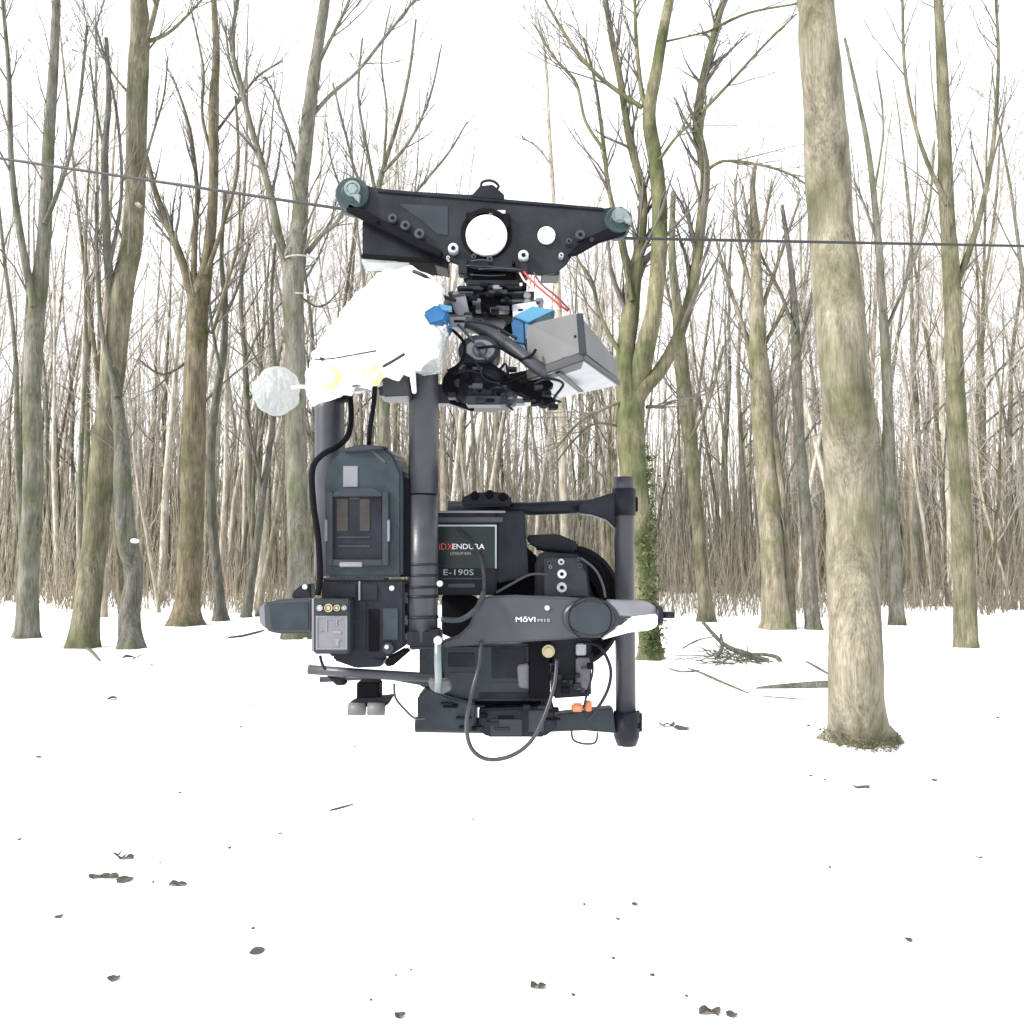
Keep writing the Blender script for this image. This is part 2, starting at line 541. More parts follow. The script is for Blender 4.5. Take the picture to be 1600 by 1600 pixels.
def photo_tree(name, label, trunk, limbs, bark_m, Y, seed, twigs=2, seg=14, limb_mat=None, twig_len=(0.8, 2.3), extend=True, flare=1.2, cat='tree', trunk_shoots=16):
    """One tree set out from measured stems: trunk and limbs as (px, py, width) rows, at distance Y."""
    rng = random.Random(seed)
    # rows run from the base upwards
    bx, by, bw = trunk[0]
    base = P(bx, by, Y)
    base.z = ground_h(base.x, base.y)
    root = thing(name, label, cat, base)
    ysw = [0.0]
    rows = [(a, b, w, Y + 0.15 * math.sin(i * 1.3 + seed)) for i, (a, b, w) in enumerate(trunk)]
    pts, rr = px_line(rows, rng=rng, wob=0.012)
    pts[0] = Vector((pts[0].x, pts[0].y, base.z - 0.15))
    rr[0] *= flare * 1.15
    rr[1] *= 1 + (flare - 1) * 0.45
    rr[2] *= 1 + (flare - 1) * 0.15
    T = Tubes()
    loc = [p - base for p in pts]
    # fine rings so that the flare and the lumps of the bark can be modelled
    T.add(loc, rr, seg)
    V = T.V[0]
    for i in range(len(V)):
        v = V[i]
        k = noise.noise(Vector(v * 2.2) + Vector((seed, 0, 0)))
        c = np.array(loc[i // seg])
        d = v - c
        lob = 1 + (0.22 * math.sin(4 * math.atan2(d[1], d[0]) + seed) * math.exp(-max(0, c[2]) * 5))
        V[i] = c + d * (1 + 0.10 * k) * lob
    link('trunk', T.mesh('trunk', bark_m), root)
    TW = Tubes()
    if extend and trunk[-1][1] < 30:    # the tree goes on above the picture
        top, r = loc[-1], rr[-1]
        q = branch_pts(rng, top, (loc[-1] - loc[-3]).normalized(), 3.5, 8, 0.05, 0.06)
        r2 = [r * (1 - 0.9 * i / 8) for i in range(9)]
        E = Tubes(); E.add(q, r2, seg)
        link('leader', E.mesh('leader', bark_m), root)
        sprout(rng, TW, q, r2, 8, (0.8, 2.0), (0.4, 0.9), 1)
    for ln in limbs:
        yo = rng.uniform(-0.5, 0.5)
        m = len(ln) - 1
        row = [(a, b, w, Y + yo * (i / max(1, m))) for i, (a, b, w) in enumerate(ln)]
        lp, lr = px_line(row)
        lp = [p - base for p in lp]
        L = Tubes()
        up_out = ln[-1][1] < 12 and extend
        if up_out:
            q = branch_pts(rng, lp[-1], (lp[-1] - lp[-3]).normalized(), 2.2, 6, 0.06, 0.05)
            r2 = [lr[-1] * (1 - 0.85 * i / 6) for i in range(7)]
            lp = lp + q[1:]; lr = lr + r2[1:]
        L.add(lp, lr, 8 if ln[0][2] > 6 else 5)
        link('limb', L.mesh('limb', limb_mat or bark_m), root)
        if twigs:
            sprout(rng, TW, lp, lr, max(5, int(len(lp) * 0.6)), twig_len, (0.25, 0.62), min(1, twigs - 1), 0.25, 3, max(0.0035, 0.00018 * Y))
    if twigs and trunk_shoots:
        sprout(rng, TW, loc, rr, trunk_shoots, (1.0, 3.0), (0.35, 0.75), 1, 0.4, 4, max(0.004, 0.0003 * Y), 0.04, 0.14)
    if TW.V:
        o = link('twigs', TW.mesh('twigs', M['twig']), root)
        o['kind'] = 'stuff'
    return root

# the trees measured in the photograph ------------------------------------------------------------
photo_tree('leaning_tree', 'tall tree with smooth olive green leaning trunk at the left of the clearing',
    [(128, 1010, 40), (139, 920, 38), (150, 830, 36), (163, 700, 38), (177, 580, 36), (190, 460, 34), (206, 380, 32), (212, 280, 30), (214, 150, 32), (219, 60, 30), (217, 0, 26)],
    [[(226, 68, 10), (236, 40, 8), (246, 0, 7)], [(228, 66, 7), (262, 52, 5), (292, 25, 4), (315, 0, 3)],
     [(216, 160, 6), (180, 120, 4), (150, 60, 3), (160, 10, 2)], [(212, 300, 5), (240, 205, 4), (256, 150, 3), (262, 90, 2)]],
    M['bark_olive'], 13.5, 11, trunk_shoots=5)

photo_tree('crooked_tree', 'dark crooked rough barked tree standing just right of the leaning olive trunk',
    [(206, 1015, 32), (203, 960, 31), (210, 900, 27), (199, 850, 30), (192, 770, 27), (190, 690, 22), (180, 600, 16), (174, 480, 14), (166, 360, 12), (164, 240, 10), (170, 150, 8), (166, 60, 6)],
    [[(183, 620, 9), (160, 520, 7), (152, 420, 6), (150, 300, 4)], [(170, 420, 7), (190, 300, 5), (180, 160, 4), (150, 40, 3)],
     [(166, 250, 5), (150, 170, 4), (140, 90, 3)]],
    M['bark_dark'], 13.2, 12, extend=False, flare=1.26)

photo_tree('forked_tree', 'brown trunk forking at half height, left of the tree with the white ring marks',
    [(290, 976, 42), (296, 900, 36), (300, 800, 36), (303, 680, 35), (306, 560, 33), (310, 470, 34), (322, 420, 20), (331, 340, 16), (334, 250, 15), (333, 170, 14), (338, 90, 12), (334, 0, 9)],
    [[(303, 470, 18), (285, 410, 13), (262, 350, 11), (243, 300, 9), (228, 240, 6)], [(302, 462, 10), (304, 380, 9), (308, 300, 7), (296, 200, 5), (270, 120, 3)],
     [(322, 430, 8), (352, 340, 6), (372, 260, 5), (368, 150, 4)], [(333, 250, 6), (316, 180, 5), (318, 110, 4), (300, 20, 3)],
     [(335, 210, 5), (372, 160, 4), (402, 120, 4), (442, 95, 2)], [(300, 560, 6), (255, 585, 4), (215, 560, 3)], [(312, 480, 7), (330, 520, 6), (352, 450, 5), (372, 380, 4), (374, 300, 3)]],
    M['bark_brown'], 18.5, 13, flare=1.32)

photo_tree('slender_tree', 'slender dark curved tree right of the brown forked trunk',
    [(345, 968, 20), (340, 900, 15), (331, 800, 13), (330, 700, 13), (338, 620, 12), (348, 560, 11), (352, 480, 9), (346, 400, 7), (352, 300, 5)],
    [[(346, 590, 6), (330, 500, 5), (322, 420, 4)], [(350, 500, 5), (375, 440, 4), (390, 380, 3)]],
    M['bark_dark'], 19.5, 14, extend=False, flare=1.25)

photo_tree('thin_leaning_tree', 'thin dark tree leaning right, behind the grey end of the camera rig',
    [(384, 966, 16), (394, 900, 13), (404, 830, 12), (412, 760, 11), (424, 680, 9), (430, 600, 8), (424, 480, 6), (430, 380, 5)],
    [[(410, 770, 6), (396, 700, 5), (384, 640, 4)], [(428, 620, 5), (400, 560, 4), (376, 520, 3)]],
    M['bark_dark'], 20.5, 15, extend=False, flare=1.25)

photo_tree('pale_leaning_tree', 'thin yellowish stem leaning to the right beside the thick forked trunk',
    [(404, 960, 11), (414, 900, 9), (424, 850, 9), (436, 780, 8), (446, 700, 6), (450, 620, 5)],
    [[(440, 760, 4), (426, 680, 3), (420, 620, 2)]], M['bark_big'], 21.0, 16, extend=False, flare=1.25)

photo_tree('ringed_tree', 'tall greenish forked tree with faint white rings, behind the white bag',
    [(468, 948, 40), (468, 860, 34), (463, 760, 33), (462, 660, 33), (462, 560, 31), (458, 470, 33), (460, 410, 36), (468, 350, 26), (470, 290, 25), (478, 220, 23), (486, 150, 21), (496, 80, 18), (508, 0, 15)],
    [[(452, 430, 20), (436, 370, 14), (424, 310, 12), (408, 250, 10), (390, 190, 9), (376, 130, 8), (362, 70, 7), (372, 0, 5)],
     [(480, 395, 9), (505, 365, 7), (528, 345, 6), (545, 305, 5)], [(480, 190, 8), (515, 150, 6), (560, 110, 5), (600, 60, 5), (640, 10, 4)],
     [(492, 110, 7), (512, 70, 6), (530, 35, 5), (546, 0, 4)], [(466, 255, 6), (448, 200, 5), (430, 150, 4), (414, 120, 3)],
     [(383, 165, 4), (360, 100, 4), (352, 40, 3)], [(465, 460, 4), (500, 480, 3), (530, 455, 2)]],
    M['bark_grey'], 15.5, 17, flare=1.28)
photo_tree('branching_tree', 'thin tree whose fan of fine branches shows above the left end of the dolly',
    [(608, 948, 20), (606, 800, 18), (600, 650, 17), (596, 520, 15), (590, 400, 12), (588, 320, 10), (600, 260, 8), (622, 190, 6), (640, 110, 5), (650, 30, 3)],
    [[(590, 320, 7), (575, 240, 5), (560, 150, 4), (566, 60, 3)], [(592, 300, 6), (560, 280, 5), (540, 210, 4), (520, 130, 3)], [(598, 270, 6), (640, 220, 5), (672, 150, 4), (690, 70, 2)],
     [(590, 380, 6), (650, 300, 5), (700, 240, 4), (730, 190, 2)], [(600, 255, 5), (604, 170, 4), (596, 90, 3), (610, 10, 2)], [(589, 350, 6), (552, 330, 4), (520, 260, 3), (510, 190, 2)]],
    M['bark_grey'], 20.0, 18, extend=False, twigs=2, flare=1.25)

photo_tree('many_stemmed_tree', 'big mossy tree splitting low into several tall stems, right of the camera rig',
    [(1016, 1024, 36), (1012, 960, 32), (1003, 880, 34), (996, 800, 38), (988, 720, 42), (984, 650, 46), (990, 605, 46), (1004, 560, 33), (1020, 490, 27), (1028, 420, 26), (1031, 330, 25), (1024, 250, 23), (1014, 180, 22), (1026, 110, 19), (1036, 50, 17), (1046, 0, 15)],
    [[(990, 640, 26), (1004, 608, 28), (1032, 578, 23), (1062, 520, 20), (1084, 440, 18), (1094, 360, 17), (1102, 270, 16), (1090, 205, 17), (1096, 140, 15), (1112, 70, 13), (1130, 0, 11)],
     [(984, 660, 30), (978, 610, 34), (976, 560, 31), (984, 500, 30), (990, 440, 26), (1002, 370, 16), (1004, 300, 14), (984, 220, 12), (970, 130, 11), (956, 60, 10), (946, 0, 8)],
     [(1018, 200, 10), (1002, 140, 8), (994, 60, 6), (992, 0, 5)],
     [(1003, 168, 8), (966, 143, 7), (928, 112, 6), (890, 65, 5), (856, 8, 4)],
     [(988, 470, 9), (966, 360, 8), (950, 290, 8), (944, 235, 7), (930, 130, 5), (912, 60, 4)],
     [(944, 235, 6), (915, 190, 5), (900, 130, 5), (866, 90, 4), (836, 40, 3)],
     [(1100, 270, 6), (1130, 252, 5), (1180, 256, 4), (1230, 270, 4), (1262, 290, 3)],
     [(1094, 178, 6), (1140, 130, 5), (1190, 75, 4), (1244, 22, 3)], [(1110, 48, 5), (1170, 20, 4), (1244, 6, 3)],
     [(1030, 250, 6), (1056, 215, 5), (1080, 192, 4)], [(1034, 66, 4), (1070, 58, 3), (1110, 48, 3)],
     [(980, 570, 8), (940, 500, 7), (925, 440, 6), (905, 410, 4)], [(978, 625, 5), (940, 640, 5), (905, 660, 4), (870, 700, 3)], [(976, 668, 4), (930, 662, 4), (895, 690, 3), (860, 735, 2)],
     [(1010, 636, 6), (1024, 636, 6), (1040, 637, 5)]],
    M['bark_mossy'], 12.0, 19, flare=1.25, twig_len=(0.7, 1.9), trunk_shoots=2)

photo_tree('far_arching_tree', 'thin pale stem with a long arched tip rising above the middle of the dolly',
    [(884, 946, 14), (880, 760, 13), (876, 600, 12), (872, 450, 9), (866, 330, 7), (858, 200, 6), (852, 90, 4), (838, 20, 3)],
    [[(870, 400, 5), (920, 350, 4), (944, 290, 3)], [(862, 260, 3), (840, 230, 3), (815, 215, 2)]],
    M['bark_far'], 24.0, 20, extend=False, twigs=1, flare=1.21)

photo_tree('big_pale_tree', 'thickest tree, smooth pale trunk with mossy foot at the right side',
    [(1340, 1158, 84), (1340, 1120, 80), (1338, 1040, 78), (1336, 940, 77), (1333, 840, 77), (1330, 740, 77), (1326, 650, 76), (1318, 560, 74), (1308, 460, 72), (1300, 360, 70), (1293, 260, 68), (1287, 160, 64), (1279, 70, 60), (1274, 0, 56)],
    [], M['bark_big'], 6.35, 21, seg=28, flare=1.45, trunk_shoots=0, twigs=1)

photo_tree('mossy_brown_tree', 'leaning brown trunk just right of the many stemmed tree',
    [(1104, 966, 22), (1096, 880, 20), (1088, 790, 20), (1080, 700, 22), (1070, 620, 24), (1064, 560, 22), (1058, 480, 16), (1050, 400, 12), (1052, 300, 8)],
    [[(1076, 690, 6), (1110, 620, 5), (1130, 540, 4)], [(1060, 520, 6), (1040, 440, 5), (1035, 380, 4)]],
    M['bark_olive'], 19.5, 22, extend=False, flare=1.25)

photo_tree('double_green_tree', 'pale green trunk with a darker stem pressed against it, left of the thickest tree',
    [(1214, 982, 44), (1208, 900, 36), (1202, 800, 34), (1194, 700, 33), (1188, 600, 32), (1184, 520, 26), (1182, 440, 18), (1180, 360, 14), (1176, 300, 9), (1180, 255, 5)],
    [[(1236, 985, 18), (1232, 900, 16), (1222, 780, 15), (1210, 680, 13), (1200, 580, 10)], [(1182, 480, 8), (1160, 400, 6), (1150, 330, 5), (1148, 280, 3)],
     [(1184, 500, 7), (1212, 420, 6), (1236, 350, 5), (1250, 310, 3)], [(1182, 560, 8), (1216, 500, 6), (1232, 470, 4)],
     [(1180, 600, 9), (1164, 520, 7), (1140, 450, 6), (1120, 380, 4)], [(1178, 420, 6), (1196, 340, 5), (1206, 280, 3)], [(1184, 430, 6), (1170, 350, 5), (1160, 290, 3)]],
    M['bark_pale'], 17.2, 23, extend=False, flare=1.26)

photo_tree('dark_slim_tree', 'dark slim tree standing alone against the snow, just left of the thickest trunk',
    [(1271, 992, 24), (1266, 920, 21), (1262, 850, 19), (1256, 760, 17), (1249, 680, 16), (1245, 600, 16), (1244, 540, 15), (1240, 470, 11), (1234, 400, 8), (1222, 320, 5)],
    [[(1245, 560, 7), (1262, 490, 6), (1278, 420, 5)], [(1243, 520, 6), (1216, 450, 5), (1190, 400, 4), (1176, 350, 3)], [(1252, 700, 4), (1275, 660, 3)]],
    M['bark_dark'], 17.0, 24, extend=False, flare=1.28)

photo_tree('edge_tree', 'thin curved grey tree just right of the thickest trunk',
    [(1402, 976, 22), (1396, 850, 18), (1390, 700, 17), (1384, 560, 15), (1376, 430, 12), (1368, 330, 10), (1356, 230, 8), (1340, 150, 6), (1320, 60, 4)],
    [[(1372, 380, 5), (1350, 320, 4), (1334, 280, 3)], [(1366, 300, 4), (1380, 200, 3), (1370, 110, 2)], [(1382, 520, 6), (1420, 430, 5), (1450, 330, 4), (1460, 220, 3)]],
    M['bark_grey'], 18.5, 25, extend=False, flare=1.25)

photo_tree('right_margin_tree', 'straight olive trunk nearest the right margin, right of the thickest tree',
    [(1510, 1030, 36), (1506, 900, 30), (1500, 750, 30), (1492, 600, 28), (1488, 450, 25), (1478, 300, 22), (1474, 150, 18), (1466, 0, 14)],
    [[(1488, 460, 12), (1525, 360, 9), (1550, 240, 7), (1560, 100, 5), (1556, 0, 4)], [(1480, 320, 8), (1440, 230, 6), (1415, 120, 5), (1410, 0, 4)]],
    M['bark_olive'], 13.5, 26, flare=1.28)

photo_tree('left_margin_tree', 'grey twin-topped trunk nearest the left margin, left of the leaning olive tree',
    [(42, 1000, 34), (46, 880, 28), (52, 740, 28), (50, 600, 26), (58, 480, 26), (70, 360, 20), (76, 220, 17), (84, 100, 14), (88, 0, 12)],
    [[(54, 480, 14), (34, 380, 11), (18, 260, 9), (14, 120, 7), (4, 0, 5)], [(70, 350, 8), (104, 260, 6), (124, 160, 5), (136, 40, 4)]],
    M['bark_grey'], 15.0, 27, flare=1.28)

# the wood behind: shared shapes, one object for every tree ----------------------------------------
def wood_shape(seed, H, r0, kind):
    rng = random.Random(seed)
    n = 12
    pts, d = [Vector((0, 0, -0.15))], Vector((rng.gauss(0, 0.04), rng.gauss(0, 0.04), 1))
    for i in range(n):
        d = (d + Vector((rng.gauss(0, 0.035), rng.gauss(0, 0.035), 0.02))).normalized()
        pts.append(pts[-1] + d * (H / n))
    rr = [r0 * (1.25 if i == 0 else 1) * (1 - 0.93 * (i / n) ** 1.15) + 0.006 for i in range(n + 1)]
    T = Tubes(); T.add(pts, rr, 8)
    B = Tubes()
    nl = {'tree': 11, 'pole': 7, 'young': 9}[kind]
    start = {'tree': 0.34, 'pole': 0.55, 'young': 0.2}[kind]
    for i in range(nl):
        t = start + (0.95 - start) * (i + rng.random() * 0.8) / nl
        k = min(n - 1, int(t * n))
        p = pts[k].lerp(pts[k + 1], t * n - k)
        a = rng.uniform(0, 2 * math.pi)
        an = rng.uniform(0.35, 0.8)
        d = Vector((math.cos(a) * math.sin(an), math.sin(a) * math.sin(an), math.cos(an)))
        L = H * (1.05 - t) * rng.uniform(0.28, 0.48)
        q = branch_pts(rng, p, d, L, 6, 0.09, 0.07)
        r = rr[k] * rng.uniform(0.35, 0.55)
        lr = [max(0.005, r * (1 - 0.85 * j / 6)) for j in range(7)]
        (T if i < 3 else B).add(q, lr, 5)
        sprout(rng, B, q, lr, rng.randint(5, 7), (L * 0.25, L * 0.55), (0.3, 0.75), 1, 0.15, 3, 0.0065, 0.05, 0.6)
    sprout(rng, B, pts, rr, 16, (H * 0.05, H * 0.15), (0.5, 1.1), 1, 0.25, 3, 0.006, 0.05, 0.14)
    return T, B

VAR = []
TONE = []
ROOTS = []
vr = random.Random(99)
for i in range(11):
    kind = ['tree', 'tree', 'pole', 'tree', 'pole', 'young', 'tree', 'young', 'pole', 'tree', 'young'][i]
    H = {'tree': 19, 'pole': 18, 'young': 9}[kind] * vr.uniform(0.9, 1.1)
    r0 = {'tree': 0.115, 'pole': 0.09, 'young': 0.042}[kind] * vr.uniform(0.85, 1.15)
    T, B = wood_shape(500 + i, H, r0, kind)
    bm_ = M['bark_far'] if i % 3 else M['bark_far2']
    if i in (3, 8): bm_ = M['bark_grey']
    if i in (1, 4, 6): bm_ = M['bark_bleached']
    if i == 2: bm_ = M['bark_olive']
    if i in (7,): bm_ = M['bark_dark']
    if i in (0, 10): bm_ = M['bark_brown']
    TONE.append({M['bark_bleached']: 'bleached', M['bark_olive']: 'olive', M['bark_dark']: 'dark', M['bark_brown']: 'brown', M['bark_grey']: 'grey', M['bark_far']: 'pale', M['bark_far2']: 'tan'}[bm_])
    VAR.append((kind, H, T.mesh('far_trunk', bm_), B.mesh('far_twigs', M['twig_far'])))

def sky_limit(px):
    """Highest picture row the tree tops reach across the wood."""
    pts = [(-400, -200), (560, -150), (640, 90), (700, 240), (860, 290), (1000, 270), (1110, 240), (1260, 260), (1330, 180), (1500, -50), (2000, -200)]
    for (a, u), (b, v) in zip(pts, pts[1:]):
        if a <= px <= b: return u + (v - u) * (px - a) / (b - a)
    return 0

LAB = {'tree': ('bare_tree', 'bare grey-brown tree standing in the wood behind the clearing', 'bare trees of the wood behind'),
       'pole': ('pole_tree', 'straight pole-like bare tree in the dense wood behind the clearing', 'straight trees of the wood behind'),
       'young': ('young_tree', 'thin young bare tree growing low among the trunks of the wood', 'young trees among the trunks')}
wr = random.Random(4242)
placed = []
tries = 0
while len(placed) < 288 and tries < 9000:
    tries += 1
    Y = 22.5 + 29 * wr.random() ** 0.85
    px = wr.uniform(-60, 1660)
    x = (px - 800) / F * Y
    if any((x - a) ** 2 + (Y - b) ** 2 < 0.55 for a, b in placed): continue
    vi = wr.choice([0, 1, 2, 3, 4, 6, 8, 9, 5, 7, 10, 2, 4, 8])
    kind, H, mt, mb = VAR[vi]
    top = sky_limit(px) + wr.uniform(-30, 160)
    Hmax = (880 - top) / F * Y + EYE
    s = min(wr.uniform(0.85, 1.25), Hmax / H)
    if s < 0.45: continue
    if kind != 'young' and s < 0.6: continue
    placed.append((x, Y))
    nm, lb, gp = LAB[kind]
    z = ground_h(x, Y)
    root = thing(nm, lb, 'tree', (x, Y, z), gp)
    wide = wr.uniform(0.9, 1.2) if s > 0.8 else 1.15
    root.scale = (s * wide, s * wide, s)
    root.rotation_euler = (wr.gauss(0, 0.03), wr.gauss(0, 0.035), wr.uniform(0, 6.28))
    link('trunk', mt, root)
    o = link('twigs', mb, root); o['kind'] = 'stuff'
    ROOTS.append((Y, px, root, kind, TONE[vi]))

MARKS = [(-999, 'picture\'s left edge'), (48, 'left margin tree'), (150, 'leaning tree'), (303, 'brown forked tree'), (465, 'white-ringed tree'), (515, 'tall battery'), (661, 'front post'),
         (795, 'white hub'), (985, 'many-stemmed tree'), (1088, 'mossy brown tree'), (1205, 'double green tree'), (1333, 'thickest tree'), (1500, 'right margin tree')]
ORD = ['first', 'second', 'third', 'fourth', 'fifth', 'sixth', 'seventh', 'eighth', 'ninth', 'tenth', 'eleventh', 'twelfth', 'thirteenth', 'fourteenth', 'fifteenth', 'sixteenth', 'seventeenth', 'eighteenth', 'nineteenth', 'twentieth']
ROOTS.sort(key=lambda q: q[0])
near = sorted(ROOTS[:110], key=lambda q: q[1])
cnt = {}
for Y_, px_, rt_, kd_, tn_ in near:
    mk = [n for x, n in MARKS if px_ >= x][-1]
    cnt[mk] = cnt.get(mk, 0) + 1
    if cnt[mk] > 20: continue
    rt_['label'] = '%s %s, %s of the nearer wood trees counted rightwards from the %s' % (tn_, {'tree': 'branching tree', 'pole': 'straight tree', 'young': 'young tree'}[kd_], ORD[cnt[mk] - 1], mk)
for Y_, px_, rt_, kd_, tn_ in ROOTS[110:]:
    rt_['label'] = {'tree': 'bare branching tree far back in the wood behind the clearing', 'pole': 'straight pole-like bare tree far back in the wood behind the clearing', 'young': 'thin young bare tree far back among the trunks of the wood'}[kd_]

def make_thicket():
    rng = random.Random(77)
    T = Tubes()
    for i in range(3000):          # stems of the far-off wood that reads as one mass
        Y = rng.uniform(38, 78)
        px = rng.uniform(-150, 1750)
        x = (px - 800) / F * Y
        top = max(sky_limit(px) + 200, 460) + 360 * rng.random() ** 0.7
        H = (880 - top) / F * Y + EYE
        z = ground_h(x, Y) - 0.1
        q = branch_pts(rng, (x, Y, z), (rng.gauss(0, 0.06), rng.gauss(0, 0.04), 1), H, 5, 0.03, 0.03)
        r0 = rng.uniform(0.03, 0.13)
        T.add(q, [max(0.01, r0 * (1 - 0.85 * j / 5)) for j in range(6)], 4)
        for k in range(2):
            j = rng.randint(1, 4)
            a = rng.uniform(0, 6.28)
            w = branch_pts(rng, q[j], (math.cos(a) * 0.5, math.sin(a) * 0.5, 0.9), H * rng.uniform(0.12, 0.3), 3, 0.1, 0.05)
            T.add(w, [0.022, 0.016, 0.012, 0.008], 3)
    for i in range(4200):          # fine young growth filling the lower gaps
        Y = rng.uniform(31, 60)
        px = rng.uniform(-120, 1720)
        x = (px - 800) / F * Y
        H = rng.uniform(2.0, 7.5)
        q = branch_pts(rng, (x, Y, ground_h(x, Y) - 0.1), (rng.gauss(0, 0.10), rng.gauss(0, 0.08), 1), H, 4, 0.05, 0.03)
        r0 = rng.uniform(0.012, 0.04)
        T.add(q, [r0 * (1 - 0.2 * j) for j in range(5)], 3)
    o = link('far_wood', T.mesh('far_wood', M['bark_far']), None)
    tag(o, 'far-off grey-brown wood of countless thin stems closing the view behind the trees', 'woodland', None, 'stuff')
    U = Tubes()
    for i in range(8000):          # brambles, dead stalks and saplings at the foot of the wood
        px = rng.uniform(-80, 1680)
        Y = 25.0 - 2.5 * (px > 1000) + 3.5 * noise.noise(Vector((px * 0.012, 0, 0))) + 26 * rng.random() ** 1.4
        x = (px - 800) / F * Y
        z = ground_h(x, Y) - 0.03
        L = rng.uniform(0.3, 1.0) * (3.2 if rng.random() < 0.35 else 1.0)
        q = branch_pts(rng, (x, Y, z), (rng.gauss(0, 0.16), rng.gauss(0, 0.15), 1), L, 4, 0.10, 0.0)
        r = rng.uniform(0.008, 0.022)
        U.add(q, [r, r * .9, r * .8, r * .6, r * .4], 3)
    o = link('undergrowth', U.mesh('undergrowth', M['thicket']), None)
    tag(o, 'brown dry undergrowth of brambles and stalks along the foot of the wood', 'undergrowth', None, 'stuff')
make_thicket()


# white rings on the forked tree, pale knot, snow cap, ivy on the many-stemmed tree
def extras():
    by = {}
    for o in bpy.data.objects:
        if o.parent is None: by[o.name] = o
    t = by['ringed_tree']
    for (x0, y0, x1, y1) in ((437, 398, 486, 396), (438, 456, 482, 455)):
        b = MB()
        p0, p1 = P(x0, y0, 15.1), P(x1, y1, 15.1)
        c = (p0 + p1) / 2
        rx = (p1 - p0).length / 2
        pts = [c + Vector((math.cos(q) * rx, 0.35 + math.sin(q) * rx, (p1.z - p0.z) * 0.5 * math.cos(q))) for q in [math.pi * 2 * i / 24 for i in range(25)]]
        b.tube(pts, 0.018, 6)
        b.build('white_ring', M['bark_bleached'], t)
    t = by['leaning_tree']
    b = MB(); b.disc(214, 318, 13.28, 4.5, 0.10, 12, ry=3); b.build('pale_knot', M['bark_bleached'], t)
    t = by['crooked_tree']
    b = MB(); b.disc(208, 845, 12.96, 5, 0.12, 12, ry=3.5); b.build('snow_cap', M['snow'], t)
    t = by['many_stemmed_tree']
    rng = random.Random(5)
    b = MB()
    line = [(1000, 690), (1006, 760), (1012, 840), (1014, 920), (1018, 985), (1019, 1022)]
    for i in range(1500):
        k = min(0.999, rng.random()) * 5
        j = int(k); f = k - j
        x = line[j][0] + (line[j + 1][0] - line[j][0]) * f + rng.gauss(0, 8)
        y = line[j][1] + (line[j + 1][1] - line[j][1]) * f
        p = P(x, y, 11.78 + rng.uniform(-0.06, 0.10) + abs(x - 1005) * 0.004)
        s = rng.uniform(0.018, 0.04)
        u = Vector((rng.gauss(0, 1), rng.gauss(0, 0.5), rng.gauss(0, 1))).normalized() * s
        w = Vector((rng.gauss(0, 1), rng.gauss(0, 0.5), rng.gauss(0, 1))).normalized() * s
        b.add([p - u, p - w, p + u, p + w], [(0, 1, 2), (0, 2, 3)])
    o = b.build('ivy', M['moss'], t); o['kind'] = 'stuff'
extras()
#__RIG__
# ------------------------------------------------------------------ cable and cable dolly
def line_far(a, b, L):
    d = (b - a).normalized()
    return b + d * L
wl, wr_ = P(552, 329, 1.30), P(962, 372, 1.30)
la, ra = P(140, 268, 1.42), P(1372, 380, 1.42)
cb = MB()
cpts = [line_far(wl, la, 6.0), la, wl, P(600, 342, 1.30), P(700, 357, 1.30), P(760, 362, 1.30), P(880, 370, 1.30), wr_, ra, line_far(wr_, ra, 6.0)]
cb.tube(cpts, 0.0025, 8)
tag(cb.build('steel_cable', M['steel'], None, wl), 'dark taut steel cable crossing the clearing and carrying the dolly', 'cable')

Yd = 1.27
dol = thing('cable_dolly', 'black two-wheeled cable dolly with a white round hub, riding on the steel cable', 'cable dolly', P(760, 430, Yd))
plate = [(530, 288), (548, 276), (575, 290), (600, 296), (735, 304), (748, 300), (780, 303), (796, 318), (945, 325), (972, 322), (984, 336), (982, 352), (966, 366), (936, 372), (910, 388), (896, 396),
         (884, 414), (868, 426), (846, 430), (800, 424), (740, 420), (700, 408), (672, 392), (600, 356), (572, 342), (535, 326), (526, 310)]
b = MB(); b.poly(plate, Yd, 0.006, 0.001)
b.build('front_plate', M['plate'], dol)
b = MB(); b.poly(plate, Yd + 0.062, 0.006, 0.001)
b.build('rear_plate', M['plate'], dol)
# the plate's raised window, edge rails and struts
b = MB(); b.poly([(622, 318), (700, 322), (700, 368), (684, 366), (660, 346)], Yd - 0.0015, 0.003, 0.0007)
b.build('inset_panel', M['motor'], dol)
b = MB(); b.poly([(545, 318), (566, 326), (692, 392), (688, 400), (655, 388), (540, 328)], Yd - 0.010, 0.010, 0.0012)
b.build('diagonal_strut', M['deep'], dol)
b = MB(); b.poly([(986, 350), (976, 366), (936, 378), (900, 398), (886, 398), (912, 374), (950, 356)], Yd - 0.008, 0.008, 0.0012)
b.build('diagonal_strut', M['deep'], dol)
b = MB(); b.poly([(590, 294), (944, 324), (944, 329), (590, 300)], Yd - 0.003, 0.074, 0.001)
b.build('top_rail', M['plastic'], dol)
b = MB(); b.poly([(736, 306), (750, 290), (770, 288), (788, 304), (788, 312), (736, 308)], Yd - 0.004, 0.03, 0.0015)
b.build('top_bracket', M['plastic'], dol)
b = MB(); b.ptube([(752, 294, Yd), (752, 287, Yd), (757, 283, Yd), (766, 282, Yd), (774, 285, Yd), (779, 291, Yd), (776, 296, Yd)], 4.5, 8)
b.build('hook', M['plastic'], dol)
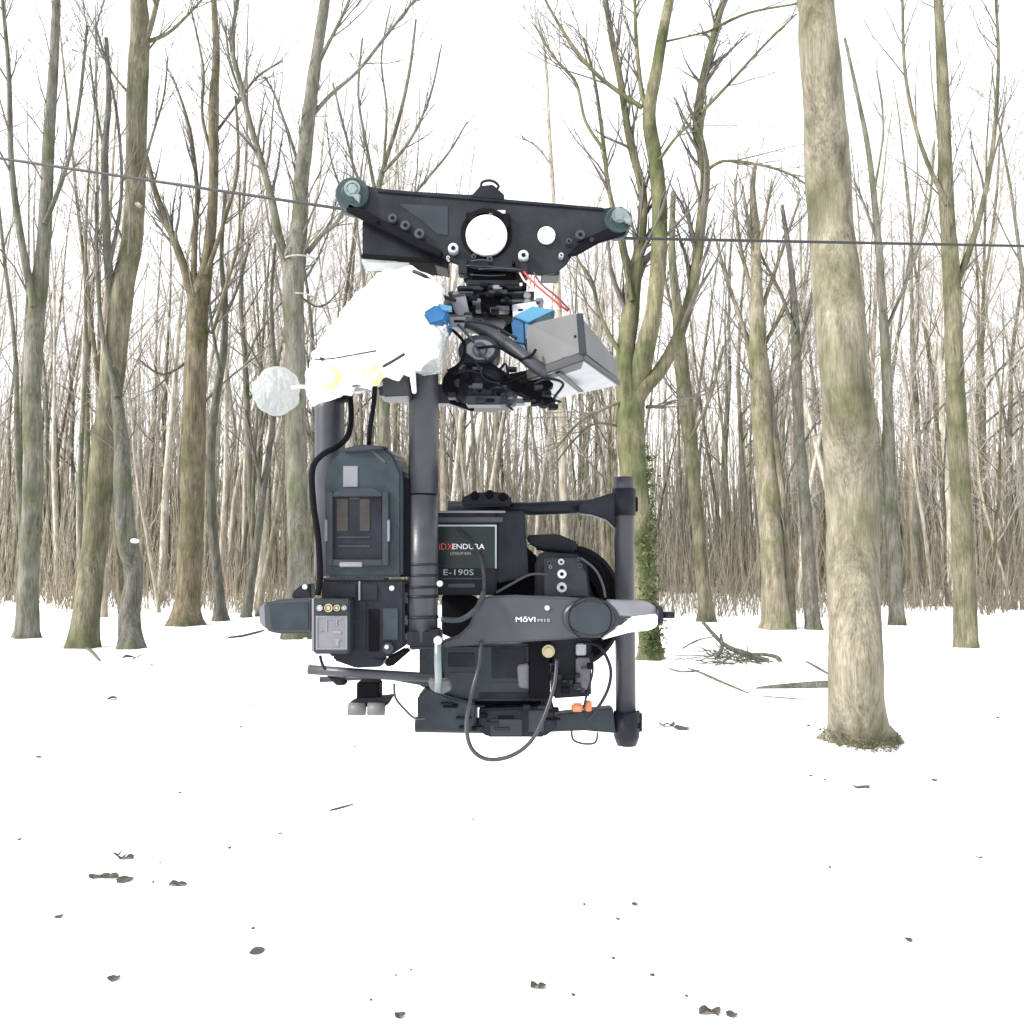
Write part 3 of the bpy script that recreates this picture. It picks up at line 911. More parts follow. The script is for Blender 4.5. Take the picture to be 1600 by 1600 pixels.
for (x, y, r, hub) in ((549, 300, 27, 9), (967, 342, 22, 8)):
    w = MB(); w.disc(x, y, Yd - 0.012, r, 0.040, 36, prof=[(0, 0), (0, .55), (.05, .62), (.05, .92), (.12, 1), (.35, 1), (.5, .82), (.65, 1), (.88, 1), (1, .92), (1, 0)])
    wo_ = w.build('wheel', M['teal'], dol)
    h = MB(); h.disc(x + 1, y - 6, Yd - 0.019, hub, 0.010, 6); h.ring(x + 1, y - 6, Yd - 0.016, hub + 4, hub, 0.004)
    h.build('wheel_hub', M['silver_green'], wo_)
    if x > 900:
        c = MB(); c.poly([(962, 322), (978, 326), (988, 342), (986, 352), (972, 344), (960, 346)], Yd - 0.018, 0.004); c.build('wheel_guard', M['silver_green'], wo_)
    else:
        c = MB(); c.poly([(546, 300), (563, 303), (562, 318), (556, 312)], Yd - 0.018, 0.004); c.build('wheel_guard', M['silver_green'], wo_)
h = MB(); h.disc(760, 366, Yd - 0.014, 33, 0.014, 48, prof=[(0, 0), (0, .93), (.15, 1), (1, 1), (1, 0)])
hub = h.build('drive_hub', M['white'], dol)
h = MB(); h.disc(761, 366, Yd - 0.0165, 7, 0.003, 20, ry=9); h.build('hub_axle', M['lightgrey'], hub)
h = MB(); h.ring(760, 364, Yd - 0.0045, 41, 33.5, 0.006, 44); h.build('hub_collar', M['deep'], dol)
h = MB(); h.box(764, 328, 790, 334, Yd - 0.004, 0.004, 0.0006); h.build('maker_plate', M['lightgrey'], dol)
h = MB(); h.box(728, 331, 745, 346, Yd - 0.010, 0.010); h.build('clamp_block', M['deep'], dol)
h = MB(); h.box(786, 333, 797, 356, Yd - 0.010, 0.010); h.build('clamp_block', M['deep'], dol)
h = MB(); h.disc(854, 367, Yd - 0.006, 14, 0.006, 28); h.build('round_port', M['white'], dol)
for x, y, r, mm in ((708, 387, 8.5, 'lightgrey'), (818, 398, 8.5, 'lightgrey'), (613, 340, 7.5, 'grey_arm'), (633, 351, 8, 'grey_arm'), (655, 364, 8.5, 'grey_arm'), (907, 366, 8, 'grey_arm'), (889, 376, 5, 'grey_arm'),
                    (588, 345, 3.5, 'deep'), (877, 398, 4, 'lightgrey'), (740, 400, 4, 'grey_arm'), (765, 404, 5, 'grey_arm'), (700, 402, 3, 'silver'), (925, 374, 3, 'grey_arm'), (803, 410, 3, 'deep')):
    h = MB(); h.disc(x, y, Yd - 0.013, r, 0.013, 20)
    bo = h.build('bolt', M[mm], dol)
    h = MB(); h.disc(x, y, Yd - 0.0145, r * 0.42, 0.002, 6); h.build('bolt_socket', M['deep'], bo)
# dark case carried between the plates at the left
b = MB(); b.poly([(566, 344), (600, 356), (700, 400), (700, 420), (652, 404), (566, 398)], Yd + 0.010, 0.045)
b.box(566, 346, 700, 398, Yd + 0.012, 0.045)
b.build('motor_case', M['plastic'], dol)
b = MB(); b.poly([(564, 397), (652, 402), (690, 408), (690, 412), (640, 408), (564, 402)], Yd + 0.004, 0.058, 0.001); b.build('case_lip', M['deep'], dol)
b = MB(); b.box(565, 402, 650, 410, Yd + 0.010, 0.04); b.build('clear_foot', M['bag_grey'], dol)
# hanging neck under the plates
b = MB()
b.box(722, 416, 822, 424, Yd + 0.004, 0.055); b.box(738, 424, 806, 437, Yd + 0.012, 0.045)
b.build('hanger_block', M['deep'], dol)
for q_ in ((716, 404, 730, 428), (812, 408, 826, 432)):
    b = MB(); b.box(*q_, Yd - 0.006, 0.02); b.build('hanger_bracket', M['plate'], dol)
b = MB(); b.box(846, 414, 874, 430, Yd + 0.008, 0.04); b.build('end_block', M['teal'], dol)
for i, (x0, x1, y) in enumerate(((736, 770, 408), (728, 800, 415), (748, 818, 421), (735, 790, 429))):
    b = MB(); b.ptube([(x0, y, Yd - 0.012), ((x0 + x1) / 2, y - 2 + 4 * (i % 2), Yd - 0.016), (x1, y + 1, Yd - 0.011)], 2.4, 6); b.build('clip_wire', M['motor'] if i % 2 else M['grey_arm'], dol)

# ------------------------------------------------------------------ stabiliser (gimbal) frame
Yg = 1.27
gim = thing('gimbal', 'black gimbal frame of round tubes with a grey lettered arm, hanging below the dolly', 'gimbal', P(740, 1150, Yg))
def gpart(name, m, b): return b.build(name, M[m], gim)
b = MB(); b.box(728, 437, 812, 446, Yg - 0.005, 0.09); b.box(714, 446, 820, 452, Yg - 0.01, 0.10); gpart('quick_release_plate', 'plastic', b)
b = MB(); b.box(726, 454, 800, 488, Yg - 0.005, 0.08, 0.003); gpart('release_block', 'deep', b)
for x, y in ((745, 462), (762, 459), (786, 463)):
    b = MB(); b.disc(x, y, Yg - 0.009, 4, 0.005, 12); gpart('bolt', 'grey_arm', b)
for k, (x0, x1, y) in enumerate(((700, 835, 455), (690, 735, 466), (800, 850, 468), (706, 742, 478), (806, 842, 476), (716, 812, 489), (700, 728, 492))):
    b = MB(); b.box(x0, y, x1, y + 3.5, Yg - 0.015 + 0.004 * k, 0.07, 0.001); gpart('damper_plate', ('grey_arm', 'arm_pale', 'arm_pale', 'grey_arm', 'arm_pale', 'deep', 'arm_pale')[k], b)
for x in (712, 824):
    for yy in (461, 472):
        b = MB(); b.disc(x, yy, Yg - 0.02, 6, 0.02, 16); gpart('damper', 'arm_pale', b)
# top ring and pan motor seen from below
b = MB(); b.tube([P(742, 494, 1.32), P(742, 508, 1.32)], [0.058, 0.050], 32); gpart('pan_collar', 'plastic', b)
b = MB(); b.ptube([(690, 500, 1.24), (730, 505, 1.235), (785, 532, 1.22), (832, 568, 1.20), (856, 584, 1.20)], 20, 12); gpart('diagonal_arm', 'tube', b)
b = MB(); b.ptube([(822, 500, 1.30), (790, 520, 1.29), (750, 560, 1.27), (700, 590, 1.26)], 16, 12); gpart('diagonal_arm', 'plastic', b)
b = MB(); b.disc(748, 546, 1.205, 34, 0.05, 40, ry=26, prof=[(0, 0), (0, .80), (.1, .95), (.25, 1), (1, 1), (1, 0)]); mo = gpart('pan_motor', 'motor', b)
b = MB(); b.disc(750, 546, 1.2015, 23, 0.004, 36, ry=16); b.build('motor_cap', M['arm_pale'], mo)
b = MB(); b.ring(750, 546, 1.199, 12, 9, 0.003, 24); b.build('cap_ring', M['grey_arm'], mo)
b = MB(); b.tube([P(770, 578, 1.25), P(762, 592, 1.25), P(758, 628, 1.25), P(758, 636, 1.25)], [0.040, 0.050, 0.050, 0.042], 32); gpart('pan_housing', 'plastic', b)
b = MB(); b.box(732, 602, 792, 606, 1.195, 0.02, 0.0008); gpart('housing_rib', 'grey_arm', b)
b = MB(); b.box(728, 618, 786, 632, 1.193, 0.03, 0.002); gpart('housing_cover', 'motor', b)
b = MB(); b.disc(712, 598, 1.225, 22, 0.05, 28, ry=24); gpart('clamp_knob', 'deep', b)
b = MB(); b.disc(716, 598, 1.222, 7, 0.004, 18); gpart('knob_cap', 'motor', b)
b = MB(); b.poly([(790, 585), (838, 575), (866, 600), (852, 612), (870, 626), (850, 634), (812, 612), (788, 622)], 1.22, 0.03); gpart('clamp_lever', 'deep', b)
b = MB(); b.poly([(592, 590), (640, 580), (640, 622), (592, 618)], 1.24, 0.05); b.box(640, 600, 730, 630, 1.245, 0.03); gpart('top_crossbar', 'tube', b)
b = MB(); b.poly([(545, 588), (575, 582), (590, 590), (586, 604), (545, 606)], 1.25, 0.04); gpart('bar_end', 'tube', b)
# front post and rear left post
b = MB(); b.tube([P(662, 575, 1.20), P(662, 600, 1.20), P(661.5, 772, 1.20)], 0.0222, 32, smooth=True); gpart('front_post', 'tube', b)
b = MB(); b.tube([P(661.5, 772, 1.20), P(661.5, 775, 1.20)], 0.0205, 32); gpart('post_joint', 'deep', b)
b = MB(); b.tube([P(661.5, 775, 1.20), P(660.5, 1002, 1.20)], 0.0222, 32); gpart('front_post_lower', 'tube', b)
for y in (880, 897, 915, 930, 962):
    b = MB(); b.tube([P(661, y, 1.20), P(661, y + 4, 1.20)], 0.0231, 32); gpart('post_ring', 'plastic', b)
b = MB(); b.box(636, 984, 688, 1012, 1.178, 0.045, 0.003); gpart('post_clamp', 'plastic', b)
b = MB(); b.disc(687, 912, 1.172, 5, 0.008, 14); gpart('bolt', 'silver', b)
b = MB(); b.ptube([(516, 612, 1.31), (515, 640, 1.31), (515, 720, 1.31), (515, 900, 1.31)], 46, 28, 1); gpart('rear_post', 'tube', b)
b = MB(); b.ptube([(522, 602, 1.31), (518, 622, 1.31)], 56, 28, 1); gpart('post_collar', 'deep', b)
# right post with its two cross tubes
b = MB(); b.tube([P(975, 746, 1.33), P(975, 760, 1.33), P(978, 1140, 1.33)], 0.0165, 30); gpart('right_post', 'tube', b)
b = MB(); b.tube([P(975, 764, 1.33), P(975, 806, 1.33)], 0.0195, 30); gpart('tube_clamp', 'plastic', b)
b = MB(); b.tube([P(979, 1112, 1.33), P(979, 1150, 1.33), P(979, 1164, 1.33)], [0.021, 0.021, 0.016], 30); gpart('tube_clamp', 'plastic', b)
b = MB(); b.box(988, 776, 997, 800, 1.325, 0.02); gpart('clamp_screw', 'deep', b)
b = MB(); b.box(994, 1112, 1004, 1148, 1.325, 0.02, 0.004); gpart('clamp_screw', 'plastic', b)
b = MB(); b.disc(997, 1134, 1.318, 5, 0.008, 14); gpart('clamp_screw', 'deep', b)
b = MB(); b.ptube([(700, 793, 1.36), (830, 795, 1.36), (960, 789, 1.34)], 21, 20, 1); gpart('top_crossbar', 'plastic', b)
b = MB(); b.poly([(905, 786), (925, 780), (962, 768), (962, 826), (948, 812), (925, 804), (905, 802)], 1.32, 0.03, 0.002); gpart('corner_bracket', 'plastic', b)
b = MB(); b.ptube([(650, 1132, 1.36), (800, 1134, 1.35), (975, 1126, 1.34)], 24, 20, 1); gpart('bottom_crossbar', 'plastic', b)
b = MB(); b.poly([(868, 1116), (958, 1106), (962, 1146), (868, 1138)], 1.315, 0.03, 0.002); gpart('bracket', 'plastic_blue', b)
# the wide grey arm across the front
b = MB(); b.poly([(742, 944), (760, 932), (800, 930), (895, 934), (930, 938), (930, 994), (880, 1000), (765, 1006), (692, 1012), (690, 1002), (715, 994), (735, 975)], 1.235, 0.030, 0.003); gpart('front_arm', 'grey_arm', b)
b = MB(); b.poly([(640, 1002), (692, 1000), (692, 1012), (640, 1016)], 1.236, 0.026, 0.002); gpart('arm_root', 'grey_arm', b)
b = MB(); b.disc(924, 966, 1.226, 45, 0.045, 56, ry=31, prof=[(0, 0), (0, .80), (.06, .84), (.06, .90), (.10, .97), (.2, 1), (1, 1), (1, 0)]); mo = gpart('roll_motor', 'motor', b)
b = MB(); b.ring(922, 966, 1.2252, 34, 32.6, 0.002, 48); b.build('motor_groove', M['deep'], mo)
b = MB(); b.hexa([P(950, 938, 1.23), P(1012, 940, 1.25), P(1028, 950, 1.25), P(1028, 962, 1.25), P(985, 965, 1.235), P(962, 962, 1.23)], [p + Vector((0, .04, 0)) for p in (P(950, 938, 1.23), P(1012, 940, 1.25), P(1028, 950, 1.25), P(1028, 962, 1.25), P(985, 965, 1.235), P(962, 962, 1.23))], 0.002); gpart('motor_bracket', 'arm_pale', b)
b = MB(); b.poly([(958, 960), (990, 962), (990, 976), (962, 980), (948, 976)], 1.236, 0.03, 0.002); gpart('gap_shade', 'teal', b)  # dark filler painted as the shade between the two brackets
b = MB(); b.poly([(984, 964), (1028, 960), (1028, 978), (1016, 985), (985, 988), (940, 1000), (950, 988), (966, 978)], 1.234, 0.034, 0.002); gpart('motor_bracket', 'white', b)
b = MB(); b.tube([P(1024, 962, 1.255), P(1034, 962, 1.255)], [0.017, 0.015], 20); gpart('end_cap', 'plastic', b)
b = MB(); b.tube([P(1034, 961, 1.255), P(1053, 961, 1.255)], 0.0052, 14); gpart('axle_stub', 'plastic', b)
lettering('arm_lettering', 'M\u014dVI', 806, 971.5, 1.2335, 7.5, M['white'], gim, 30)
lettering('arm_lettering', 'M15', 840, 971.5, 1.2335, 4.6, M['lightgrey'], gim, 19)
# left end of the arm
b = MB(); b.poly([(412, 942), (440, 936), (488, 934), (488, 990), (430, 990), (414, 984)], 1.28, 0.03, 0.003); gpart('rear_arm', 'grey_arm', b)
b = MB(); b.poly([(420, 944), (482, 940), (482, 984), (424, 984)], 1.2785, 0.002, 0.0007); gpart('arm_cover', 'plastic_blue', b)
b = MB(); b.poly([(404, 950), (416, 940), (418, 984), (406, 976)], 1.285, 0.02, 0.002); gpart('arm_edge', 'arm_pale', b)
b = MB(); b.poly([(456, 926), (470, 914), (486, 912), (486, 936), (456, 936)], 1.29, 0.03, 0.002); gpart('bracket', 'plastic', b)
for x, y, Y in ((476, 917, 1.283), (477, 1000, 1.283), (612, 919, 1.168), (686, 1001, 1.168), (855, 950, 1.232)):
    b = MB(); b.disc(x, y, Y, 4.2, 0.006, 14); gpart('bolt', 'silver', b)
# rods and feet below
b = MB(); b.ptube([(482, 1046, 1.20), (560, 1052, 1.20), (690, 1060, 1.20)], 15, 16, 1); gpart('lower_rod', 'grey_arm', b)
b = MB(); b.ptube([(500, 1062, 1.26), (600, 1056, 1.26), (690, 1072, 1.26)], 9, 14, 1); gpart('lower_rod', 'motor', b)
b = MB(); b.poly([(510, 1056), (536, 1060), (540, 1070), (526, 1072)], 1.21, 0.02); gpart('rod_clamp', 'plastic', b)
b = MB(); b.disc(536, 1067, 1.198, 4, 0.01, 12); gpart('bolt', 'deep', b)
b = MB(); b.box(557, 1066, 592, 1100, 1.22, 0.035, 0.002); gpart('foot_block', 'deep', b)
b = MB(); b.poly([(545, 1098), (560, 1092), (600, 1090), (614, 1088), (604, 1104), (545, 1106)], 1.215, 0.03, 0.002); gpart('foot_plate', 'plastic', b)
for x in (558, 588):
    b = MB(); b.tube([P(x - 13, 1108, 1.21), P(x + 13, 1108, 1.21)], 0.0095, 18); gpart('foot_pad', 'box_grey', b)
b = MB(); b.ptube([(684, 1000, 1.16), (684, 1030, 1.16), (685, 1062, 1.16), (684, 1080, 1.165)], 11, 14, 1); gpart('lock_lever', 'silver_green', b)
b = MB(); b.disc(684, 1001, 1.15, 7, 0.012, 18); gpart('lever_cap', 'silver', b)
b = MB(); b.poly([(668, 1062), (700, 1062), (706, 1078), (690, 1086), (672, 1078)], 1.163, 0.02, 0.002); gpart('lever_clamp', 'box_grey', b)

# ------------------------------------------------------------------ camera and its batteries
camr = thing('cinema_camera', 'black cinema camera with lens and side buttons, held in the middle of the gimbal', 'camera', P(780, 1100, 1.40))
def cpart(name, m, b): return b.build(name, M[m], camr)
b = MB(); b.box(690, 1006, 860, 1096, 1.285, 0.11, 0.005); cpart('body', 'plastic_blue', b)
b = MB(); b.poly([(655, 1010), (690, 1008), (700, 1086), (655, 1072)], 1.29, 0.08, 0.002); cpart('side_cover', 'plastic_blue', b)
for x0, y0, x1, y1, mm in ((700, 1020, 742, 1042, 'plastic'), (700, 1050, 742, 1078, 'motor'), (768, 1012, 822, 1060, 'plastic'), (768, 1066, 812, 1078, 'motor'), (748, 1082, 830, 1092, 'plastic')):
    b = MB(); b.box(x0, y0, x1, y1, 1.2835, 0.003, 0.001); cpart('cover_panel', mm, b)
b = MB(); b.poly([(808, 1040), (826, 1036), (832, 1050), (832, 1078), (810, 1074)], 1.278, 0.01, 0.002); cpart('side_grip', 'panelgrey', b)
b = MB(); b.poly([(690, 990), (690, 930), (738, 930), (752, 940), (738, 978), (712, 1000)], 1.33, 0.02, 0.002); cpart('recess_shade', 'deep', b)  # black plate standing in for the shade inside the opening
b = MB(); b.poly([(836, 878), (846, 862), (905, 866), (916, 880), (924, 930), (924, 1088), (864, 1092), (862, 1020), (836, 940)], 1.30, 0.08, 0.003); cpart('connector_panel', 'plastic', b)
b = MB(); b.poly([(850, 872), (902, 872), (916, 896), (920, 932), (850, 932)], 1.2965, 0.004, 0.001); cpart('button_plate', 'motor', b)
for x, y, r, mm in ((877, 878, 5, 'lightgrey'), (878, 897, 7.5, 'silver'), (878, 918, 8, 'lightgrey'), (858, 880, 4, 'grey_arm'), (860, 886, 3, 'arm_pale'), (904, 874, 3, 'grey_arm'), (906, 884, 4, 'grey_arm')):
    b = MB(); b.disc(x, y, 1.289, r, 0.008, 18); k = cpart('button', mm, b)
    b = MB(); b.disc(x, y, 1.2875, r * .4, 0.002, 10); b.build('button_centre', M['deep'], k)
b = MB()
b.disc(893, 948, 1.36, 82, 0.10, 56, ry=96, prof=[(0, .55), (0, .92), (.1, 1), (.2, .96), (.4, .96), (.45, 1), (.9, 1), (1, .9), (1, .5), (.3, .5), (0, .55)])
cpart('lens_hood', 'deep', b)
b = MB(); b.disc(893, 948, 1.39, 58, 0.06, 48, ry=70); cpart('lens_barrel', 'plastic', b)
b = MB(); b.poly([(822, 836), (872, 834), (904, 848), (900, 862), (850, 862), (826, 850)], 1.35, 0.06, 0.003); cpart('hood_flap', 'plastic', b)
b = MB(); b.box(826, 1000, 860, 1092, 1.27, 0.03, 0.002); cpart('lens_mount', 'deep', b)
b = MB(); b.disc(857, 1018, 1.262, 10, 0.012, 22, prof=[(0, 0), (0, .6), (.3, .6), (.3, 1), (1, 1), (1, 0)]); cpart('round_connector', 'brass', b)
b = MB(); b.box(900, 1006, 916, 1024, 1.285, 0.01); cpart('white_tab', 'lightgrey', b)
b = MB(); b.box(900, 1028, 922, 1078, 1.289, 0.02, 0.002); cpart('connector_block', 'panelgrey', b)
b = MB(); b.box(742, 1090, 846, 1106, 1.30, 0.06, 0.002); cpart('base_plate', 'deep', b)
b = MB(); b.poly([(652, 1088), (668, 1074), (700, 1088), (744, 1100), (744, 1140), (700, 1142), (652, 1130)], 1.27, 0.07, 0.003); cpart('sliding_base', 'plastic_blue', b)
b = MB(); b.poly([(748, 1108), (866, 1104), (870, 1138), (850, 1152), (762, 1152), (748, 1142)], 1.265, 0.08, 0.003); cpart('sliding_base', 'panelgrey' if False else 'plastic', b)
b = MB(); b.box(766, 1124, 816, 1150, 1.262, 0.004, 0.001); b.box(826, 1110, 850, 1144, 1.262, 0.004, 0.001); cpart('base_cover', 'motor', b)
b = MB(); b.poly([(720, 778), (738, 770), (775, 768), (798, 774), (800, 790), (724, 792)], 1.33, 0.05, 0.003); hd = cpart('top_handle', 'plastic', b)
for x, y in ((742, 774), (765, 772), (786, 776)):
    b = MB(); b.disc(x, y, 1.325, 7, 0.02, 14); b.build('handle_knob', M['deep'], hd)
b = MB(); b.poly([(820, 852), (840, 870), (838, 932), (770, 932), (775, 905), (820, 905)], 1.34, 0.05); cpart('upper_body', 'deep', b)
b = MB(); b.box(915, 1096, 925, 1112, 1.29, 0.012); b.box(893, 1100, 912, 1113, 1.29, 0.012, 0.003); cpart('orange_latch', 'orange', b)

bat = thing('labelled_battery', 'squarish black battery with red and white lettering, right of the front post', 'battery', P(750, 930, 1.29))
b = MB(); b.box(672, 800, 776, 930, 1.285, 0.06, 0.003); b.build('case', M['plastic'], bat)
b = MB(); b.poly([(776, 800), (820, 798), (826, 900), (776, 912)], 1.287, 0.055, 0.003); b.build('side_wing', M['plastic'], bat)
b = MB(); b.box(680, 798, 790, 801.5, 1.281, 0.066, 0.0006); b.build('top_edge', M['arm_pale'], bat)
b = MB(); b.box(682, 808, 786, 816, 1.281, 0.008, 0.001); b.build('top_ledge', M['grey_arm'], bat)
b = MB(); b.box(682, 820, 776, 888, 1.2825, 0.003, 0.0008); lbp = b.build('front_label', M['label_green'], bat)
b = MB(); b.box(684, 820, 776, 822.5, 1.2815, 0.002, 0); b.box(773.5, 822.5, 776, 888, 1.2815, 0.002, 0); b.build('label_border', M['label_pale'], lbp)
lettering('label_lettering', 'iDX', 686, 859, 1.2815, 10.5, M['label_red'], lbp, 22)
lettering('label_lettering', 'ENDURA', 707, 858, 1.2815, 8.5, M['white'], lbp, 50)
lettering('label_lettering', 'LITHIUM ION', 704, 867, 1.2815, 4.6, M['lightgrey'], lbp, 31)
lettering('label_lettering', 'E-190S', 693, 898.5, 1.2815, 9, M['label_pale'], lbp, 47)
b = MB(); b.box(690, 903, 752, 905, 1.2815, 0.004, 0); b.box(700, 912, 742, 918, 1.2815, 0.004, 0.0008); b.build('lower_ridge', M['grey_arm'], bat)

vb = thing('camera_battery', 'tall black battery with rounded top and sunken panel, left of the front post', 'battery', P(570, 904, 1.17))
outline = [(506, 752), (512, 722), (532, 702), (556, 696), (600, 698), (616, 712), (628, 740), (628, 902), (508, 902)]
b = MB(); b.hexa([P(x, y, 1.175) for x, y in outline], [P(x, y, 1.175) + Vector((0.010, 0.055, 0)) for x, y in outline], 0.004); b.build('case', M['plastic_blue'], vb)
b = MB(); b.poly([(616, 712), (630, 742), (642, 752), (642, 900), (626, 902), (624, 742)], 1.185, 0.05, 0.002); b.build('side_case', M['deep'], vb)
b = MB(); b.poly([(532, 702), (560, 694), (604, 697), (596, 703), (540, 707)], 1.168, 0.05, 0.002); b.build('top_cap', M['motor'], vb)
fr = MB()
fr.box(510, 768, 520, 884, 1.168, 0.008, 0.001); fr.box(597, 768, 607, 884, 1.168, 0.008, 0.001); fr.poly([(520, 874), (597, 874), (597, 884), (520, 884)], 1.168, 0.008, 0.001)
fr.poly([(520, 770), (536, 762), (582, 762), (597, 770), (597, 776), (520, 776)], 1.168, 0.008, 0.001)
fr.build('panel_frame', M['motor'], vb)
b = MB(); b.box(520, 776, 597, 874, 1.1735, 0.004, 0.0008); pn = b.build('panel', M['plastic'], vb)
b = MB(); b.box(526, 779, 544, 830, 1.1722, 0.002, 0.0006); b.box(562, 779, 578, 830, 1.1722, 0.002, 0.0006); b.build('brown_window', M['brown_glass'], pn)
b = MB(); b.box(546, 777, 562, 781, 1.172, 0.002, 0.0004); b.box(527, 838, 578, 841, 1.172, 0.002, 0.0004); b.box(527, 852, 578, 855, 1.172, 0.002, 0.0004); b.build('panel_rib', M['motor'], pn)
b = MB(); b.box(536, 728, 559, 761, 1.1735, 0.003, 0.0006); b.build('pale_label', M['arm_pale'], vb)
b = MB(); b.poly([(576, 702), (582, 702), (604, 722), (600, 724)], 1.1735, 0.003, 0.0004); b.build('painted_highlight', M['grey_arm'], vb)  # paler sliver: a highlight on the case shoulder put into colour
b = MB(); b.box(530, 878, 566, 886, 1.165, 0.004, 0.0012); b.build('release_catch', M['arm_pale'], vb)
for x in (507, 605):
    b = MB(); b.box(x, 812, x + 4, 846, 1.166, 0.004, 0.001); b.build('clip', M['arm_pale'], vb)

db = thing('power_unit', 'black rectangular power unit directly beneath the tall battery', 'power unit', P(570, 1025, 1.18))
b = MB(); b.poly([(502, 906), (632, 906), (632, 1010), (604, 1028), (520, 1028), (502, 1010)], 1.182, 0.06, 0.003); b.build('case', M['plastic'], db)
b = MB(); b.box(504, 903, 600, 906, 1.18, 0.05, 0.0006); b.build('seam_strip', M['motor'], db)
b = MB(); b.box(560, 908, 563, 938, 1.1795, 0.003, 0.0004); b.build('seam', M['arm_pale'], db)
for x0, y0, x1, y1, mm in ((524, 912, 556, 934, 'plastic'), (566, 912, 590, 938, 'plastic'), (576, 952, 592, 1018, 'deep'), (598, 950, 622, 1000, 'plastic_blue'), (552, 940, 572, 1016, 'plastic')):
    b = MB(); b.box(x0, y0, x1, y1, 1.1795, 0.003, 0.0008); b.build('raised_panel', M[mm], db)
b = MB(); b.disc(606, 1013, 1.172, 9, 0.012, 18); kb = b.build('dial', M['motor'], db)
b = MB(); b.disc(604, 1011, 1.170, 3.5, 0.003, 12); b.build('dial_cap', M['lightgrey'], kb)
for i, (y0, y1) in enumerate(((912, 926), (944, 962), (978, 990))):
    b = MB(); b.box(626, y0, 640, y1, 1.20, 0.02); b.build('side_tab', M['plastic'], db)
b = MB(); b.poly([(520, 1022), (560, 1020), (600, 1030), (596, 1042), (556, 1044), (522, 1032)], 1.19, 0.04, 0.002); b.build('bottom_bracket', M['plastic'], db)
b = MB(); b.poly([(604, 1028), (630, 1014), (640, 1018), (612, 1042), (600, 1040)], 1.19, 0.03, 0.002); b.build('brace', M['deep'], db)

rc = thing('receiver_box', 'small receiver box with grey printed face and brass sockets, below left of the tall battery', 'receiver', P(518, 1020, 1.15))
b = MB(); b.box(490, 936, 546, 1022, 1.150, 0.035, 0.002); b.build('case', M['motor'], rc)
b = MB(); b.box(493, 962, 543, 1016, 1.1485, 0.002, 0.0006); fp = b.build('face_panel', M['panelgrey'], rc)
b = MB()
for r_ in ((494, 963, 542, 965), (494, 1012, 542, 1014), (494, 965, 496, 1012), (540, 965, 542, 1012), (506, 966, 534, 968), (509, 968, 511, 986), (525, 968, 527, 978), (520, 986, 533, 990), (521, 998, 532, 1001), (524, 1001, 529, 1010), (498, 984, 504, 986)):
    b.box(*r_, 1.1475, 0.0012, 0)
b.build('printed_lines', M['arm_pale'], fp)
for x, r_, mm in ((499, 4.5, 'silver'), (513, 6.5, 'brass'), (526, 5, 'brass'), (537, 3.5, 'lightgrey')):
    b = MB(); b.disc(x, 950, 1.142, r_, 0.009, 16, prof=[(0, 0), (0, .45), (.4, .45), (.4, .8), (0, .8), (0, 1), (1, 1), (1, 0)]); b.build('socket', M[mm], rc)
b = MB(); b.box(487, 935, 491, 1018, 1.152, 0.02, 0.0006); b.build('edge_strip', M['arm_pale'], rc)

# ------------------------------------------------------------------ upper batteries, case, bag
def hexthing(parent, name, m, fr, bk, bev=0.003):
    b = MB(); b.hexa(fr, bk, bev); return b.build(name, M[m], parent)
gc = thing('grey_case', 'mid grey tilted box with dark rim and pale underside, right of the gimbal head', 'case', P(905, 590, 1.22))
hexthing(gc, 'face_end', 'box_grey',
    [P(822, 512, 1.22), P(830, 505, 1.215), P(904, 487, 1.15), P(912, 552, 1.15), P(826, 582, 1.22)],
    [P(822, 512, 1.22) + Vector((.004, .05, .0)), P(830, 505, 1.215) + Vector((.004, .05, .0)), P(904, 487, 1.15) + Vector((.0, .06, .0)), P(912, 552, 1.15) + Vector((.0, .06, .0)), P(826, 582, 1.22) + Vector((.004, .05, .0))])
hexthing(gc, 'side_panel', 'box_grey',
    [P(905, 488, 1.152), P(964, 562, 1.42), P(966, 594, 1.42), P(913, 553, 1.152)],
    [P(905, 488, 1.152) + Vector((-.05, .05, 0)), P(964, 562, 1.42) + Vector((-.06, .0, 0)), P(966, 594, 1.42) + Vector((-.06, 0, 0)), P(913, 553, 1.152) + Vector((-.05, .05, 0))])
hexthing(gc, 'corner_post', 'motor', [P(901, 489, 1.146), P(911, 489, 1.144), P(917, 553, 1.144), P(906, 555, 1.146)], [P(901, 489, 1.146) + Vector((0, .02, 0)), P(911, 489, 1.144) + Vector((0, .02, 0)), P(917, 553, 1.144) + Vector((0, .02, 0)), P(906, 555, 1.146) + Vector((0, .02, 0))], 0.001)
hexthing(gc, 'lower_rim', 'box_side', [P(822, 580, 1.215), P(910, 551, 1.146), P(914, 563, 1.146), P(824, 594, 1.215)], [q + Vector((0, .05, 0)) for q in (P(822, 580, 1.215), P(910, 551, 1.146), P(914, 563, 1.146), P(824, 594, 1.215))], 0.0015)
hexthing(gc, 'lower_rim', 'box_side', [P(910, 551, 1.145), P(968, 592, 1.42), P(970, 602, 1.42), P(914, 563, 1.145)], [q + Vector((-.03, .03, 0)) for q in (P(910, 551, 1.145), P(968, 592, 1.42), P(970, 602, 1.42), P(914, 563, 1.145))], 0.0015)
hexthing(gc, 'underside', 'lightgrey', [P(828, 594, 1.216), P(912, 564, 1.150), P(966, 602, 1.42), P(874, 622, 1.42)], [q + Vector((0, 0.0, 0.006)) for q in (P(828, 594, 1.216), P(912, 564, 1.150), P(966, 602, 1.42), P(874, 622, 1.42))], 0.001)
b = MB(); b.box(897, 522, 901, 528, 1.146, 0.006); b.build('latch', M['plastic'], gc)
